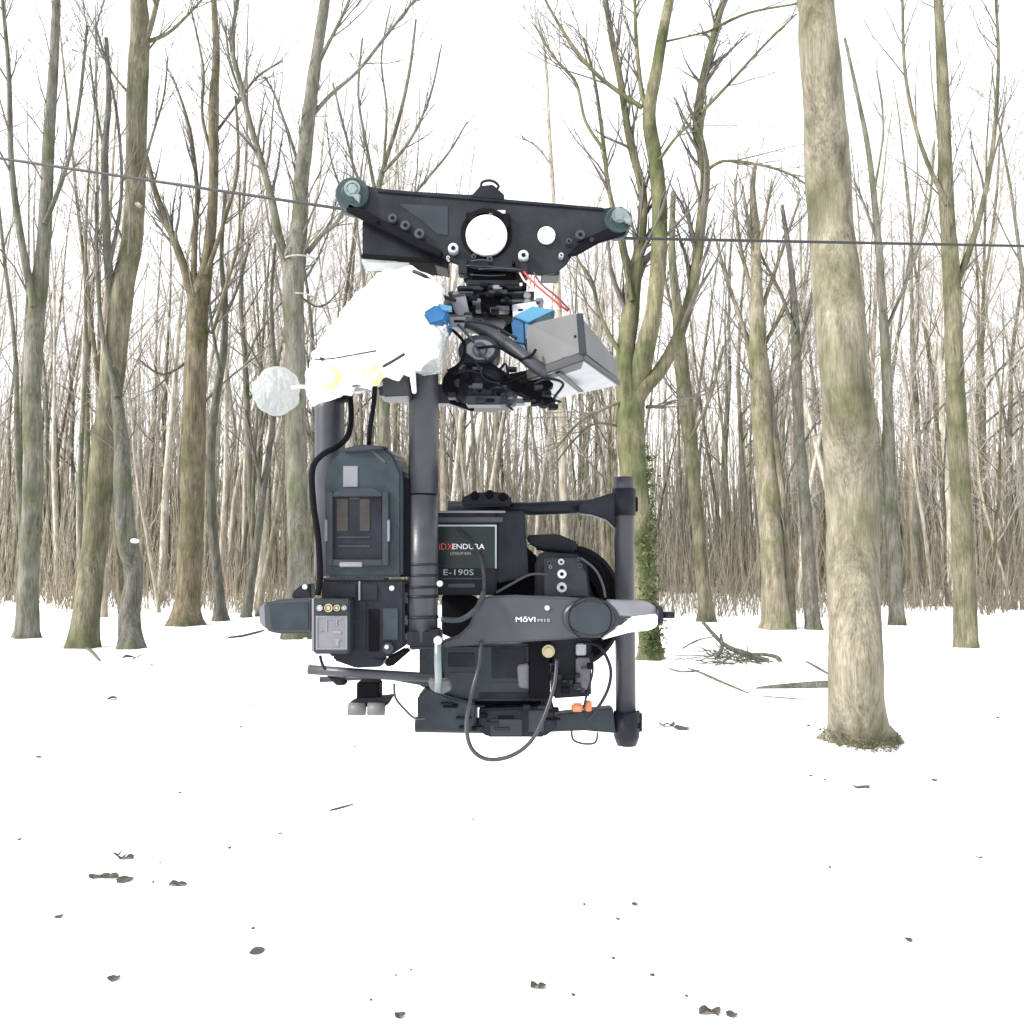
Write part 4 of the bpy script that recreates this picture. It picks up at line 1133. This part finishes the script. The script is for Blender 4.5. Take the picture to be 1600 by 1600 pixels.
hexthing(gc, 'vent_slot', 'box_side', [P(868, 584, 1.19), P(876, 582, 1.19), P(912, 612, 1.34), P(904, 613, 1.34)], [q + Vector((0, 0.004, .003)) for q in (P(868, 584, 1.19), P(876, 582, 1.19), P(912, 612, 1.34), P(904, 613, 1.34))], 0)

tr = thing('tray', 'pale metal tray seen from below, between the gimbal head and the grey case', 'tray', P(800, 620, 1.40))
hexthing(tr, 'tray_sheet', 'lightgrey', [P(735, 634, 1.34), P(828, 596, 1.30), P(874, 624, 1.42), P(800, 640, 1.46)], [q + Vector((0, 0, .004)) for q in (P(735, 634, 1.34), P(828, 596, 1.30), P(874, 624, 1.42), P(800, 640, 1.46))], 0.0008)

ba = thing('blue_battery_pack', 'blue wrapped battery pack wedged between the gimbal head and the grey case', 'battery', P(830, 540, 1.27))
hexthing(ba, 'cell', 'blue', [P(798, 500, 1.24), P(820, 494, 1.235), P(822, 540, 1.235), P(803, 536, 1.24)], [q + Vector((0.01, .09, 0)) for q in (P(798, 500, 1.24), P(820, 494, 1.235), P(822, 540, 1.235), P(803, 536, 1.24))])
hexthing(ba, 'label', 'lightblue', [P(802, 494, 1.235), P(832, 478, 1.24), P(868, 484, 1.22), P(826, 504, 1.22)], [q + Vector((0, .03, -0.004)) for q in (P(802, 494, 1.235), P(832, 478, 1.24), P(868, 484, 1.22), P(826, 504, 1.22))], 0.001)
hexthing(ba, 'label', 'lightblue', [P(820, 506, 1.228), P(832, 502, 1.225), P(828, 526, 1.225), P(822, 530, 1.228)], [q + Vector((0, .008, 0)) for q in (P(820, 506, 1.228), P(832, 502, 1.225), P(828, 526, 1.225), P(822, 530, 1.228))], 0.0005)
hexthing(ba, 'top_pad', 'lightgrey', [P(800, 476, 1.25), P(838, 470, 1.25), P(842, 480, 1.24), P(802, 496, 1.24)], [q + Vector((0, .05, 0)) for q in (P(800, 476, 1.25), P(838, 470, 1.25), P(842, 480, 1.24), P(802, 496, 1.24))], 0.001)

bb_ = thing('blue_battery_pack', 'deep blue battery end poking out beside the white bag, left of the gimbal head', 'battery', P(690, 510, 1.25))
hexthing(bb_, 'cell', 'blue', [P(660, 488, 1.125), P(682, 474, 1.125), P(702, 486, 1.125), (P(694, 502, 1.125)), P(672, 508, 1.125)], [q + Vector((0.0, .09, 0)) for q in (P(660, 488, 1.125), P(682, 474, 1.125), P(702, 486, 1.125), (P(694, 502, 1.125)), P(672, 508, 1.125))])
hexthing(bb_, 'label', 'lightblue', [P(684, 474, 1.12), P(706, 478, 1.12), P(706, 486, 1.12), P(692, 485, 1.12)], [q + Vector((0, .006, 0)) for q in (P(684, 474, 1.12), P(706, 478, 1.12), P(706, 486, 1.12), P(692, 485, 1.12))], 0.0005)
b = MB(); b.poly([(684, 496), (728, 494), (724, 512), (686, 508)], 1.215, 0.03, 0.001); b.poly([(704, 466), (728, 462), (734, 492), (716, 494)], 1.235, 0.04, 0.001); b.build('strap', M['arm_pale'], bb_)

def crumpled(parts_px, name, m, parent, seed, amp=0.010, freq=16, subs=4, origin=None, soft=True):
    """Closed sheet of film pulled over (px, py, Y) points: hull, subdivided, creased."""
    b = bmesh.new()
    for p in parts_px: b.verts.new(P(*p))
    r = bmesh.ops.convex_hull(b, input=b.verts)
    bmesh.ops.delete(b, geom=list({g for g in r['geom_interior'] + r['geom_unused'] if isinstance(g, bmesh.types.BMVert)}), context='VERTS')
    bmesh.ops.triangulate(b, faces=b.faces)
    for _ in range(subs):
        bmesh.ops.subdivide_edges(b, edges=b.edges, cuts=1, use_grid_fill=True)
        bmesh.ops.smooth_vert(b, verts=b.verts, factor=0.35, use_axis_x=True, use_axis_y=True, use_axis_z=True)
    b.normal_update()
    for v in b.verts:
        q = v.co * freq + Vector((seed, 0, 0))
        k = 1 - abs(noise.noise(q)) * 2.2
        k2 = 1 - abs(noise.noise(q * 2.7)) * 2
        v.co += v.normal * (amp * k + amp * 0.45 * k2)
    return MB().bm(b, soft).build(name, m, parent, origin)

bg_ = thing('plastic_bag', 'crumpled white plastic bag with round knotted ends, left of the gimbal head', 'plastic bag', P(590, 600, 1.18))
crumpled([(590, 432, 1.20), (640, 424, 1.20), (676, 432, 1.20), (690, 470, 1.18), (672, 500, 1.14), (694, 545, 1.13), (660, 560, 1.12), (560, 480, 1.20), (500, 560, 1.16), (482, 590, 1.18), (484, 626, 1.20),
          (540, 588, 1.13), (600, 580, 1.12), (640, 574, 1.12), (540, 500, 1.30), (620, 430, 1.32), (680, 520, 1.30), (500, 600, 1.28), (600, 590, 1.28), (520, 540, 1.14)], 'sheet', M['bag'], bg_, 3, subs=5, amp=0.011, freq=20)
crumpled([(476, 580, 1.19), (500, 560, 1.17), (520, 620, 1.19), (488, 645, 1.20), (478, 620, 1.22), (510, 600, 1.26), (495, 600, 1.15)], 'fold', M['bag'], bg_, 9, subs=3, amp=0.005)
crumpled([(668 + 30 * math.cos(a), 548 + 38 * math.sin(a), Y) for a in [i * 0.571 for i in range(11)] for Y in (1.11, 1.15)] + [(668, 548, 1.085), (668, 548, 1.17)], 'bunched_end', M['film'], bg_, 5, subs=4, amp=0.004, freq=22)
crumpled([(432 + 35 * math.cos(a), 611 + 36 * math.sin(a), Y) for a in [i * 0.571 for i in range(11)] for Y in (1.15, 1.19)] + [(430, 612, 1.125), (430, 612, 1.21)], 'bunched_end', M['film'], bg_, 6, subs=4, amp=0.004, freq=22)
b = MB(); b.ptube([(455, 606, 1.17), (470, 604, 1.17), (490, 606, 1.17)], 6, 8); b.build('twisted_neck', M['bag'], bg_)
for x, y, s in ((514, 590, 17), (582, 586, 15), (548, 572, 10)):
    crumpled([(x + s * math.cos(a), y + s * math.sin(a), Y) for a in [i * 1.257 for i in range(5)] for Y in (1.10, 1.13)], 'tape_patch', M['yellow'] if s > 12 else M['bag'], bg_, x, subs=3, amp=0.004, freq=40)
b = MB(); b.ptube([(492, 562, 1.095), (520, 560, 1.09), (560, 553, 1.088), (588, 548, 1.09)], 2.6, 6); b.ptube([(598, 573, 1.085), (614, 564, 1.085), (632, 553, 1.088)], 5, 8); b.ptube([(500, 560, 1.09), (506, 562, 1.09)], 6, 8); b.build('tie_wire', M['motor'], bg_)
b = MB(); b.poly([(638, 574), (648, 570), (650, 612), (644, 614)], 1.12, 0.01, 0.001); b.build('hanging_strip', M['bag'], bg_)
sb = thing('shelf_box', 'small dark grey boxes slung just under the lower edge of the white bag', 'box', P(640, 620, 1.16))
b = MB(); b.poly([(598, 590), (612, 580), (636, 576), (640, 618), (598, 620)], 1.15, 0.05, 0.002); b.build('box_body', M['tube'], sb)
b = MB(); b.poly([(544, 588), (566, 578), (572, 600), (540, 604)], 1.15, 0.04, 0.002); b.build('box_body', M['tube'], sb)

# ------------------------------------------------------------------ wires
def wire(name, pts, w, m, label, cat='cable'):
    b = MB(); b.ptube(pts, w, 8, 6)
    c = P(*pts[len(pts) // 2])
    tag(b.build(name, M[m], None, c), label, cat)
wire('red_wire', [(818, 424, 1.262), (832, 440, 1.245), (852, 458, 1.235), (874, 476, 1.23), (888, 486, 1.235)], 3.6, 'red', 'red power wire slanting from the dolly down to the grey case')
wire('dark_wire', [(834, 426, 1.26), (846, 444, 1.24), (868, 462, 1.228), (890, 484, 1.225)], 3.2, 'darkred', 'dark red-brown wire running just above the bright red one to the grey case')
wire('pale_wire', [(812, 426, 1.262), (822, 442, 1.25), (842, 460, 1.24), (862, 474, 1.235), (874, 484, 1.23)], 3.0, 'pinkwire', 'pale pinkish wire running just below the red wire to the grey case')
wire('black_cable', [(646, 424, 1.19), (664, 432, 1.18), (680, 448, 1.19), (690, 462, 1.21), (712, 470, 1.22)], 6.5, 'plastic', 'short black cable curving from the top of the white bag into the gimbal head')
wire('black_cable', [(546, 606, 1.27), (549, 650, 1.26), (544, 680, 1.23), (528, 697, 1.19), (502, 712, 1.165), (488, 735, 1.16), (490, 790, 1.16), (497, 840, 1.16), (500, 900, 1.165), (496, 930, 1.165)], 9, 'deep', 'thick black cable running down the left edge of the tall battery')
wire('black_cable', [(586, 596, 1.15), (584, 630, 1.16), (578, 670, 1.17), (576, 700, 1.19)], 8, 'deep', 'straight black cable from the slung boxes down to the top of the tall battery')
wire('black_cable', [(752, 1002, 1.226), (748, 1040, 1.215), (738, 1080, 1.205), (729, 1130, 1.20), (736, 1168, 1.20), (760, 1186, 1.20), (796, 1182, 1.20), (828, 1160, 1.21), (850, 1120, 1.225), (866, 1070, 1.24), (870, 1030, 1.26)], 6.5, 'tube', 'long black cable hanging in a deep loop below the camera')
wire('black_cable', [(912, 1004, 1.275), (936, 1010, 1.26), (953, 1040, 1.255), (952, 1070, 1.255), (938, 1100, 1.265), (918, 1124, 1.285)], 5, 'plastic', 'black cable bowing outwards beside the right gimbal post')
wire('black_cable', [(924, 1020, 1.28), (926, 1050, 1.27), (918, 1080, 1.275), (912, 1106, 1.29)], 3.6, 'plastic', 'thin black cable inside the bow of the cable by the right post')
wire('black_cable', [(755, 934, 1.225), (756, 900, 1.225), (748, 866, 1.24), (730, 840, 1.26), (716, 826, 1.275)], 6, 'motor', 'grey-black cable arching across the lettered battery label')
wire('black_cable', [(690, 968, 1.19), (720, 968, 1.20), (745, 950, 1.205), (756, 925, 1.22)], 9, 'motor', 'grey-black cable sweeping from the front post up over the left end of the grey arm')
wire('black_cable', [(776, 926, 1.255), (800, 912, 1.26), (828, 898, 1.27), (856, 898, 1.28)], 4.5, 'grey_arm', 'thin grey cable rising above the lettered arm to the camera button panel')
wire('black_cable', [(838, 858, 1.34), (866, 860, 1.335), (904, 866, 1.33), (936, 884, 1.33), (950, 920, 1.325)], 3.5, 'deep', 'thin black cable lying over the lens hood')
wire('black_cable', [(908, 872, 1.29), (930, 890, 1.285), (942, 914, 1.285), (946, 934, 1.285)], 4, 'grey_arm', 'grey cable curving down beside the camera button panel')
wire('black_cable', [(616, 1068, 1.22), (618, 1090, 1.22), (632, 1108, 1.22), (648, 1122, 1.23), (664, 1122, 1.24)], 3.6, 'box_side', 'thin grey cable drooping between the foot and the sliding base')
wire('wire_clip', [(893, 1142, 1.305), (896, 1156, 1.30), (912, 1162, 1.30), (930, 1160, 1.30), (934, 1144, 1.305)], 3.4, 'box_side', 'bent wire clip hanging under the right end of the bottom crossbar', 'clip')
wire('black_cable', [(688, 505, 1.225), (712, 520, 1.215), (726, 540, 1.20), (720, 566, 1.20), (700, 580, 1.21)], 5, 'deep', 'black cable curling round the left side of the pan motor')
wire('black_cable', [(500, 1024, 1.17), (503, 1036, 1.17), (508, 1046, 1.175)], 5, 'plastic', 'short black cable stub below the receiver box')
wire('black_cable', [(704, 628, 1.235), (722, 634, 1.23), (740, 640, 1.235)], 7, 'deep', 'short black cable end under the pan housing')
wire('black_cable', [(835, 600, 1.21), (858, 592, 1.20), (880, 600, 1.22), (866, 622, 1.22), (876, 628, 1.23)], 4.5, 'plastic', 'black cable bunched under the grey case')

# ------------------------------------------------------------------ things lying on the snow
def stick(name, pts, w, m, label, cat, lift=0.01, group=None):
    q = []
    for px, py in pts:
        p = G(px, py); q.append(p + Vector((0, 0, lift)))
    q = smooth_line(q, 4)
    Ym = q[0].y
    n = len(q)
    r = [w * 0.5 * Ym / F * ((0.35 + 0.65 * math.sin(math.pi * (0.12 + 0.83 * i / (n - 1)))) if name != 'fallen_log' else 0.12 + 0.88 * (i / (n - 1)) ** 0.8) for i in range(n)]
    b = MB(); b.tube(q, r, 7)
    return tag(b.build(name, m, None, q[n // 2]), label, cat, group)
lg = stick('fallen_log', [(1180, 1079), (1205, 1078), (1250, 1077), (1300, 1076), (1370, 1078)], 27, M['bark_dark'], 'short tapering dark log lying against the foot of the thickest tree', 'log', 0.0)
stick('fallen_branch', [(356, 996), (380, 993), (412, 984)], 5, M['bark_dark'], 'grey fallen branch on the snow, left of the grey end of the gimbal arm', 'branch')
stick('fallen_branch', [(1076, 1046), (1100, 1056), (1130, 1072), (1170, 1086)], 4, M['bark_dark'], 'long thin fallen branch on the snow in front of the brushwood pile', 'branch')
stick('fallen_branch', [(1260, 1036), (1275, 1046), (1300, 1060)], 4, M['bark_dark'], 'short fallen stick leaning on the left of the thickest tree', 'branch')
stick('fallen_branch', [(1190, 1090), (1225, 1093), (1260, 1096)], 2.5, M['bark_grey'], 'faint straight twig on the snow below the fallen log', 'branch')
stick('fallen_branch', [(120, 1006), (140, 1018), (156, 1034)], 5, M['bark_dark'], 'short dark stick by the foot of the leaning olive tree', 'branch')
stick('fallen_branch', [(1046, 1046), (1066, 1052), (1092, 1050)], 4, M['bark_dark'], 'small broken stick at the right of the many stemmed tree foot', 'branch')
stick('fallen_branch', [(516, 1262), (532, 1258), (552, 1252)], 4.5, M['leaf_dead'], 'thin dark twig lying on open snow below the foot of the rig', 'twig', 0.004)

def brush_pile():
    rng = random.Random(31)
    c = G(1140, 1036)
    root = thing('brushwood_pile', 'tangle of bare twigs heaped on the snow between the many stemmed and thickest trees', 'brushwood', c)
    T = Tubes()
    for i in range(75):
        p = Vector((rng.gauss(0.15, 0.22), rng.gauss(0, 0.35), rng.uniform(0.0, 0.10)))
        a = rng.gauss(2.6, 0.5)
        d = (math.cos(a), rng.gauss(0, 0.5), abs(math.sin(a)) * rng.uniform(0.0, 0.9))
        q = branch_pts(rng, p, d, rng.uniform(0.2, 0.8), 5, 0.22, -0.04)
        r = rng.uniform(0.004, 0.012)
        T.add(q, [r * (1 - .14 * k) for k in range(6)], 4)
    o = link('twigs', T.mesh('twigs', M['bark_dark']), root); o['kind'] = 'stuff'
    for pts, w in ([(1200, 1034), (1165, 1022), (1130, 1006), (1098, 972)], 7), ([(1220, 1036), (1212, 1026), (1180, 1022), (1150, 1028)], 5), ([(1118, 1028), (1128, 1012), (1126, 990)], 5):
        q = []
        for i, (x, y) in enumerate(pts):
            q.append(P(x, y, c.y + 0.1) - c)
        q = smooth_line(q, 4)
        L = Tubes(); L.add(q, [w * .8 * c.y / F * (1 - 0.6 * i / len(q)) for i in range(len(q))], 6)
        link('stick', L.mesh('stick', M['bark_dark']), root)
brush_pile()
stick('snowy_stub', [(1066, 1012), (1090, 1000), (1120, 994)], 3, M['bark_grey'], 'pale twig half buried in snow at the left end of the brushwood pile', 'twig')

def leaf(px, py, w, h, seed, name='dead_leaf', label=None, cat='leaf', group='dead leaves scattered on the snow'):
    rng = random.Random(seed)
    c = G(px, py)
    k = c.y / F
    b = MB()
    n = max(1, int(w / 11))
    for i in range(n):
        ox = (i - (n - 1) / 2) * w / n * k
        a0 = rng.uniform(0, 6.28)
        pts, L = [], w / n * 0.62 * k
        tilt = rng.uniform(0.2, 0.5)
        m = 9
        rim = []
        for j in range(m):
            a = 2 * math.pi * j / m
            rr = L * (1 + 0.22 * rng.uniform(-1, 1))
            x, y = math.cos(a) * rr, math.sin(a) * rr * 1.0
            z = abs(math.cos(a + a0)) * h * k * 0.6 * rng.uniform(0.8, 1.1) + 0.002
            rim.append((x + ox, y, z))
        top = [(x, y, z) for x, y, z in rim]
        cen = (ox, 0, h * k * 0.25 + 0.002)
        low = [(x * .98 + ox * .02, y * .98, max(0.0, z - 0.0016)) for x, y, z in rim]
        vs = top + [cen] + low + [(ox, 0, cen[2] - 0.0016)]
        fs = [(j, (j + 1) % m, m) for j in range(m)] + [(m + 1 + (j + 1) % m, m + 1 + j, 2 * m + 1) for j in range(m)] + [(j, m + 1 + j, m + 1 + (j + 1) % m, (j + 1) % m) for j in range(m)]
        b.add([(c.x + x, c.y + y, c.z + z) for x, y, z in vs], fs)
    return tag(b.build(name, M['leaf_dead'], None, c), label or 'small dark dead leaf lying on the open snow', cat, group)
big = [(196, 1330, 22, 10, 'pair of curled dark leaves on the snow at the left, above the reddish one'), (184, 1325, 10, 12, 'upright dark leaf fragment left of the curled pair'),
       (162, 1359, 40, 8, 'long reddish-brown dead leaf flat on the snow at the far left'), (197, 1363, 20, 6, 'small leaf scrap right beside the long reddish-brown leaf'),
       (277, 1373, 24, 9, 'three-pointed dark leaf right of the long reddish-brown leaf'), (176, 1094, 12, 9, 'dark leaf speck on the snow below the crooked tree'),
       (178, 1521, 14, 7, 'dark leaf lying alone near the lower left corner'), (402, 1480, 20, 6, 'flat grey leaf on the snow left of the lower middle'),
       (841, 1554, 24, 9, 'dark brown leaf near the bottom middle'), (1110, 1592, 30, 12, 'largest dark leaf clump at the bottom right'), (1144, 1596, 14, 8, 'small leaf beside the largest clump at the bottom right'),
       (624, 1594, 14, 9, 'dark leaf at the very bottom, left of the middle'), (1042, 1138, 24, 12, 'ragged dark leaf clump right of the lower right gimbal clamp'), (1066, 1142, 20, 8, 'trailing leaf next to the ragged clump right of the gimbal'),
       (1346, 1230, 24, 6, 'thin grey leaf on the snow in front of the thickest tree'), (205, 1030, 26, 10, 'dark litter heaped at the foot of the crooked tree')]
for i, (x, y, w, h, lb) in enumerate(big):
    leaf(x, y, w, h, 900 + i, label=lb)
small = [(375, 1136, 8), (394, 1103, 7), (281, 1232, 8), (358, 1318, 9), (554, 1165, 7), (438, 1298, 9), (239, 1368, 7), (966, 1444, 9), (958, 1506, 9), (1019, 1532, 11), (1266, 1212, 9), (1290, 1218, 8), (896, 1566, 9),
         (1296, 1360, 8), (1072, 1566, 7), (912, 1420, 8), (992, 1421, 12), (396, 1442, 8), (618, 1528, 6), (642, 1520, 6), (580, 1566, 8), (740, 1282, 8), (250, 1338, 6), (148, 1100, 6), (1262, 1136, 10), (1280, 1142, 9), (1030, 1052, 7),
         (236, 1040, 10), (60, 1180, 12), (92, 1420, 16), (30, 1300, 10), (1460, 1220, 14), (1530, 1340, 12), (1420, 1480, 16), (1560, 1120, 9)]
for i, (x, y, w) in enumerate(small):
    leaf(x, y, w * 0.62, 3.5, 1300 + i, label='small dark leaf speck lying alone on the open snow')

# tuft of moss and snow at the foot of the thickest tree
def foot_moss():
    rng = random.Random(8)
    c = G(1340, 1158)
    b = MB()
    for i in range(800):
        a = rng.uniform(-math.pi, math.pi)
        rr = 0.245 + 0.02 * math.sin(3 * a) + rng.uniform(-0.03, 0.04)
        p = Vector((c.x + 0.0 + math.cos(a) * rr, P(1340, 1158, 6.35).y + math.sin(a) * rr, c.z + rng.uniform(-0.01, 0.075) * (1.5 if math.cos(a) < -0.3 else 1)))
        s = rng.uniform(0.006, 0.016)
        q = [p + Vector((rng.uniform(-s, s), rng.uniform(-s, s), rng.uniform(-s, s * 1.4))) for _ in range(4)]
        b.add(q, [(0, 1, 2), (0, 2, 3), (0, 3, 1), (1, 3, 2)])
    o = b.build('moss_tuft', M['foot_moss'], None, c)
    tag(o, 'green-brown moss and litter ringing the foot of the thickest tree', 'moss', None, 'stuff')
foot_moss()

# small fittings crowded round the gimbal head
def fittings():
    rng = random.Random(12)
    for i in range(34):
        x, y = rng.uniform(700, 838), rng.uniform(440, 500)
        w, h = rng.uniform(6, 20), rng.uniform(3, 8)
        b = MB(); b.box(x, y, x + w, y + h, 1.235 + rng.uniform(-0.004, 0.012), 0.02, 0.0008)
        b.build('small_fitting', M[rng.choice(['deep', 'plastic', 'plate', 'grey_arm', 'arm_pale', 'deep', 'motor'])], gim)
    for i in range(22):
        x, y = rng.uniform(694, 870), rng.uniform(570, 632)
        w, h = rng.uniform(6, 18), rng.uniform(3, 9)
        if x > 800 and y < 590: continue
        b = MB(); b.box(x, y, x + w, y + h, 1.185 + rng.uniform(-0.004, 0.012), 0.02, 0.0008)
        b.build('small_fitting', M[rng.choice(['deep', 'deep', 'plastic', 'plate', 'grey_arm', 'plastic'])], gim)
    for i in range(14):
        x, y = rng.uniform(846, 930), rng.uniform(1030, 1080)
        b = MB(); b.box(x, y, x + rng.uniform(5, 14), y + rng.uniform(3, 9), 1.262 + rng.uniform(0, 0.01), 0.015, 0.0008)
        b.build('small_fitting', M[rng.choice(['deep', 'plastic', 'plate', 'motor'])], camr)
    for i in range(16):
        x, y = rng.uniform(660, 860), rng.uniform(1096, 1144)
        b = MB(); b.box(x, y, x + rng.uniform(8, 26), y + rng.uniform(2, 8), 1.256 + rng.uniform(0, 0.006), 0.012, 0.0008)
        b.build('small_fitting', M[rng.choice(['deep', 'plastic', 'plate', 'deep'])], camr)
    for i in range(9):
        x0, y0 = rng.uniform(700, 760), rng.uniform(500, 600)
        pts = [(x0, y0, 1.20)]
        for k in range(4):
            x0 += rng.uniform(5, 34); y0 += rng.uniform(-12, 22); pts.append((x0, y0, 1.195 + rng.uniform(-0.01, 0.01)))
        b = MB(); b.ptube(pts, rng.uniform(3, 5), 6, 5); b.build('lead', M[rng.choice(['deep', 'plastic', 'grey_arm'])], gim)
fittings()
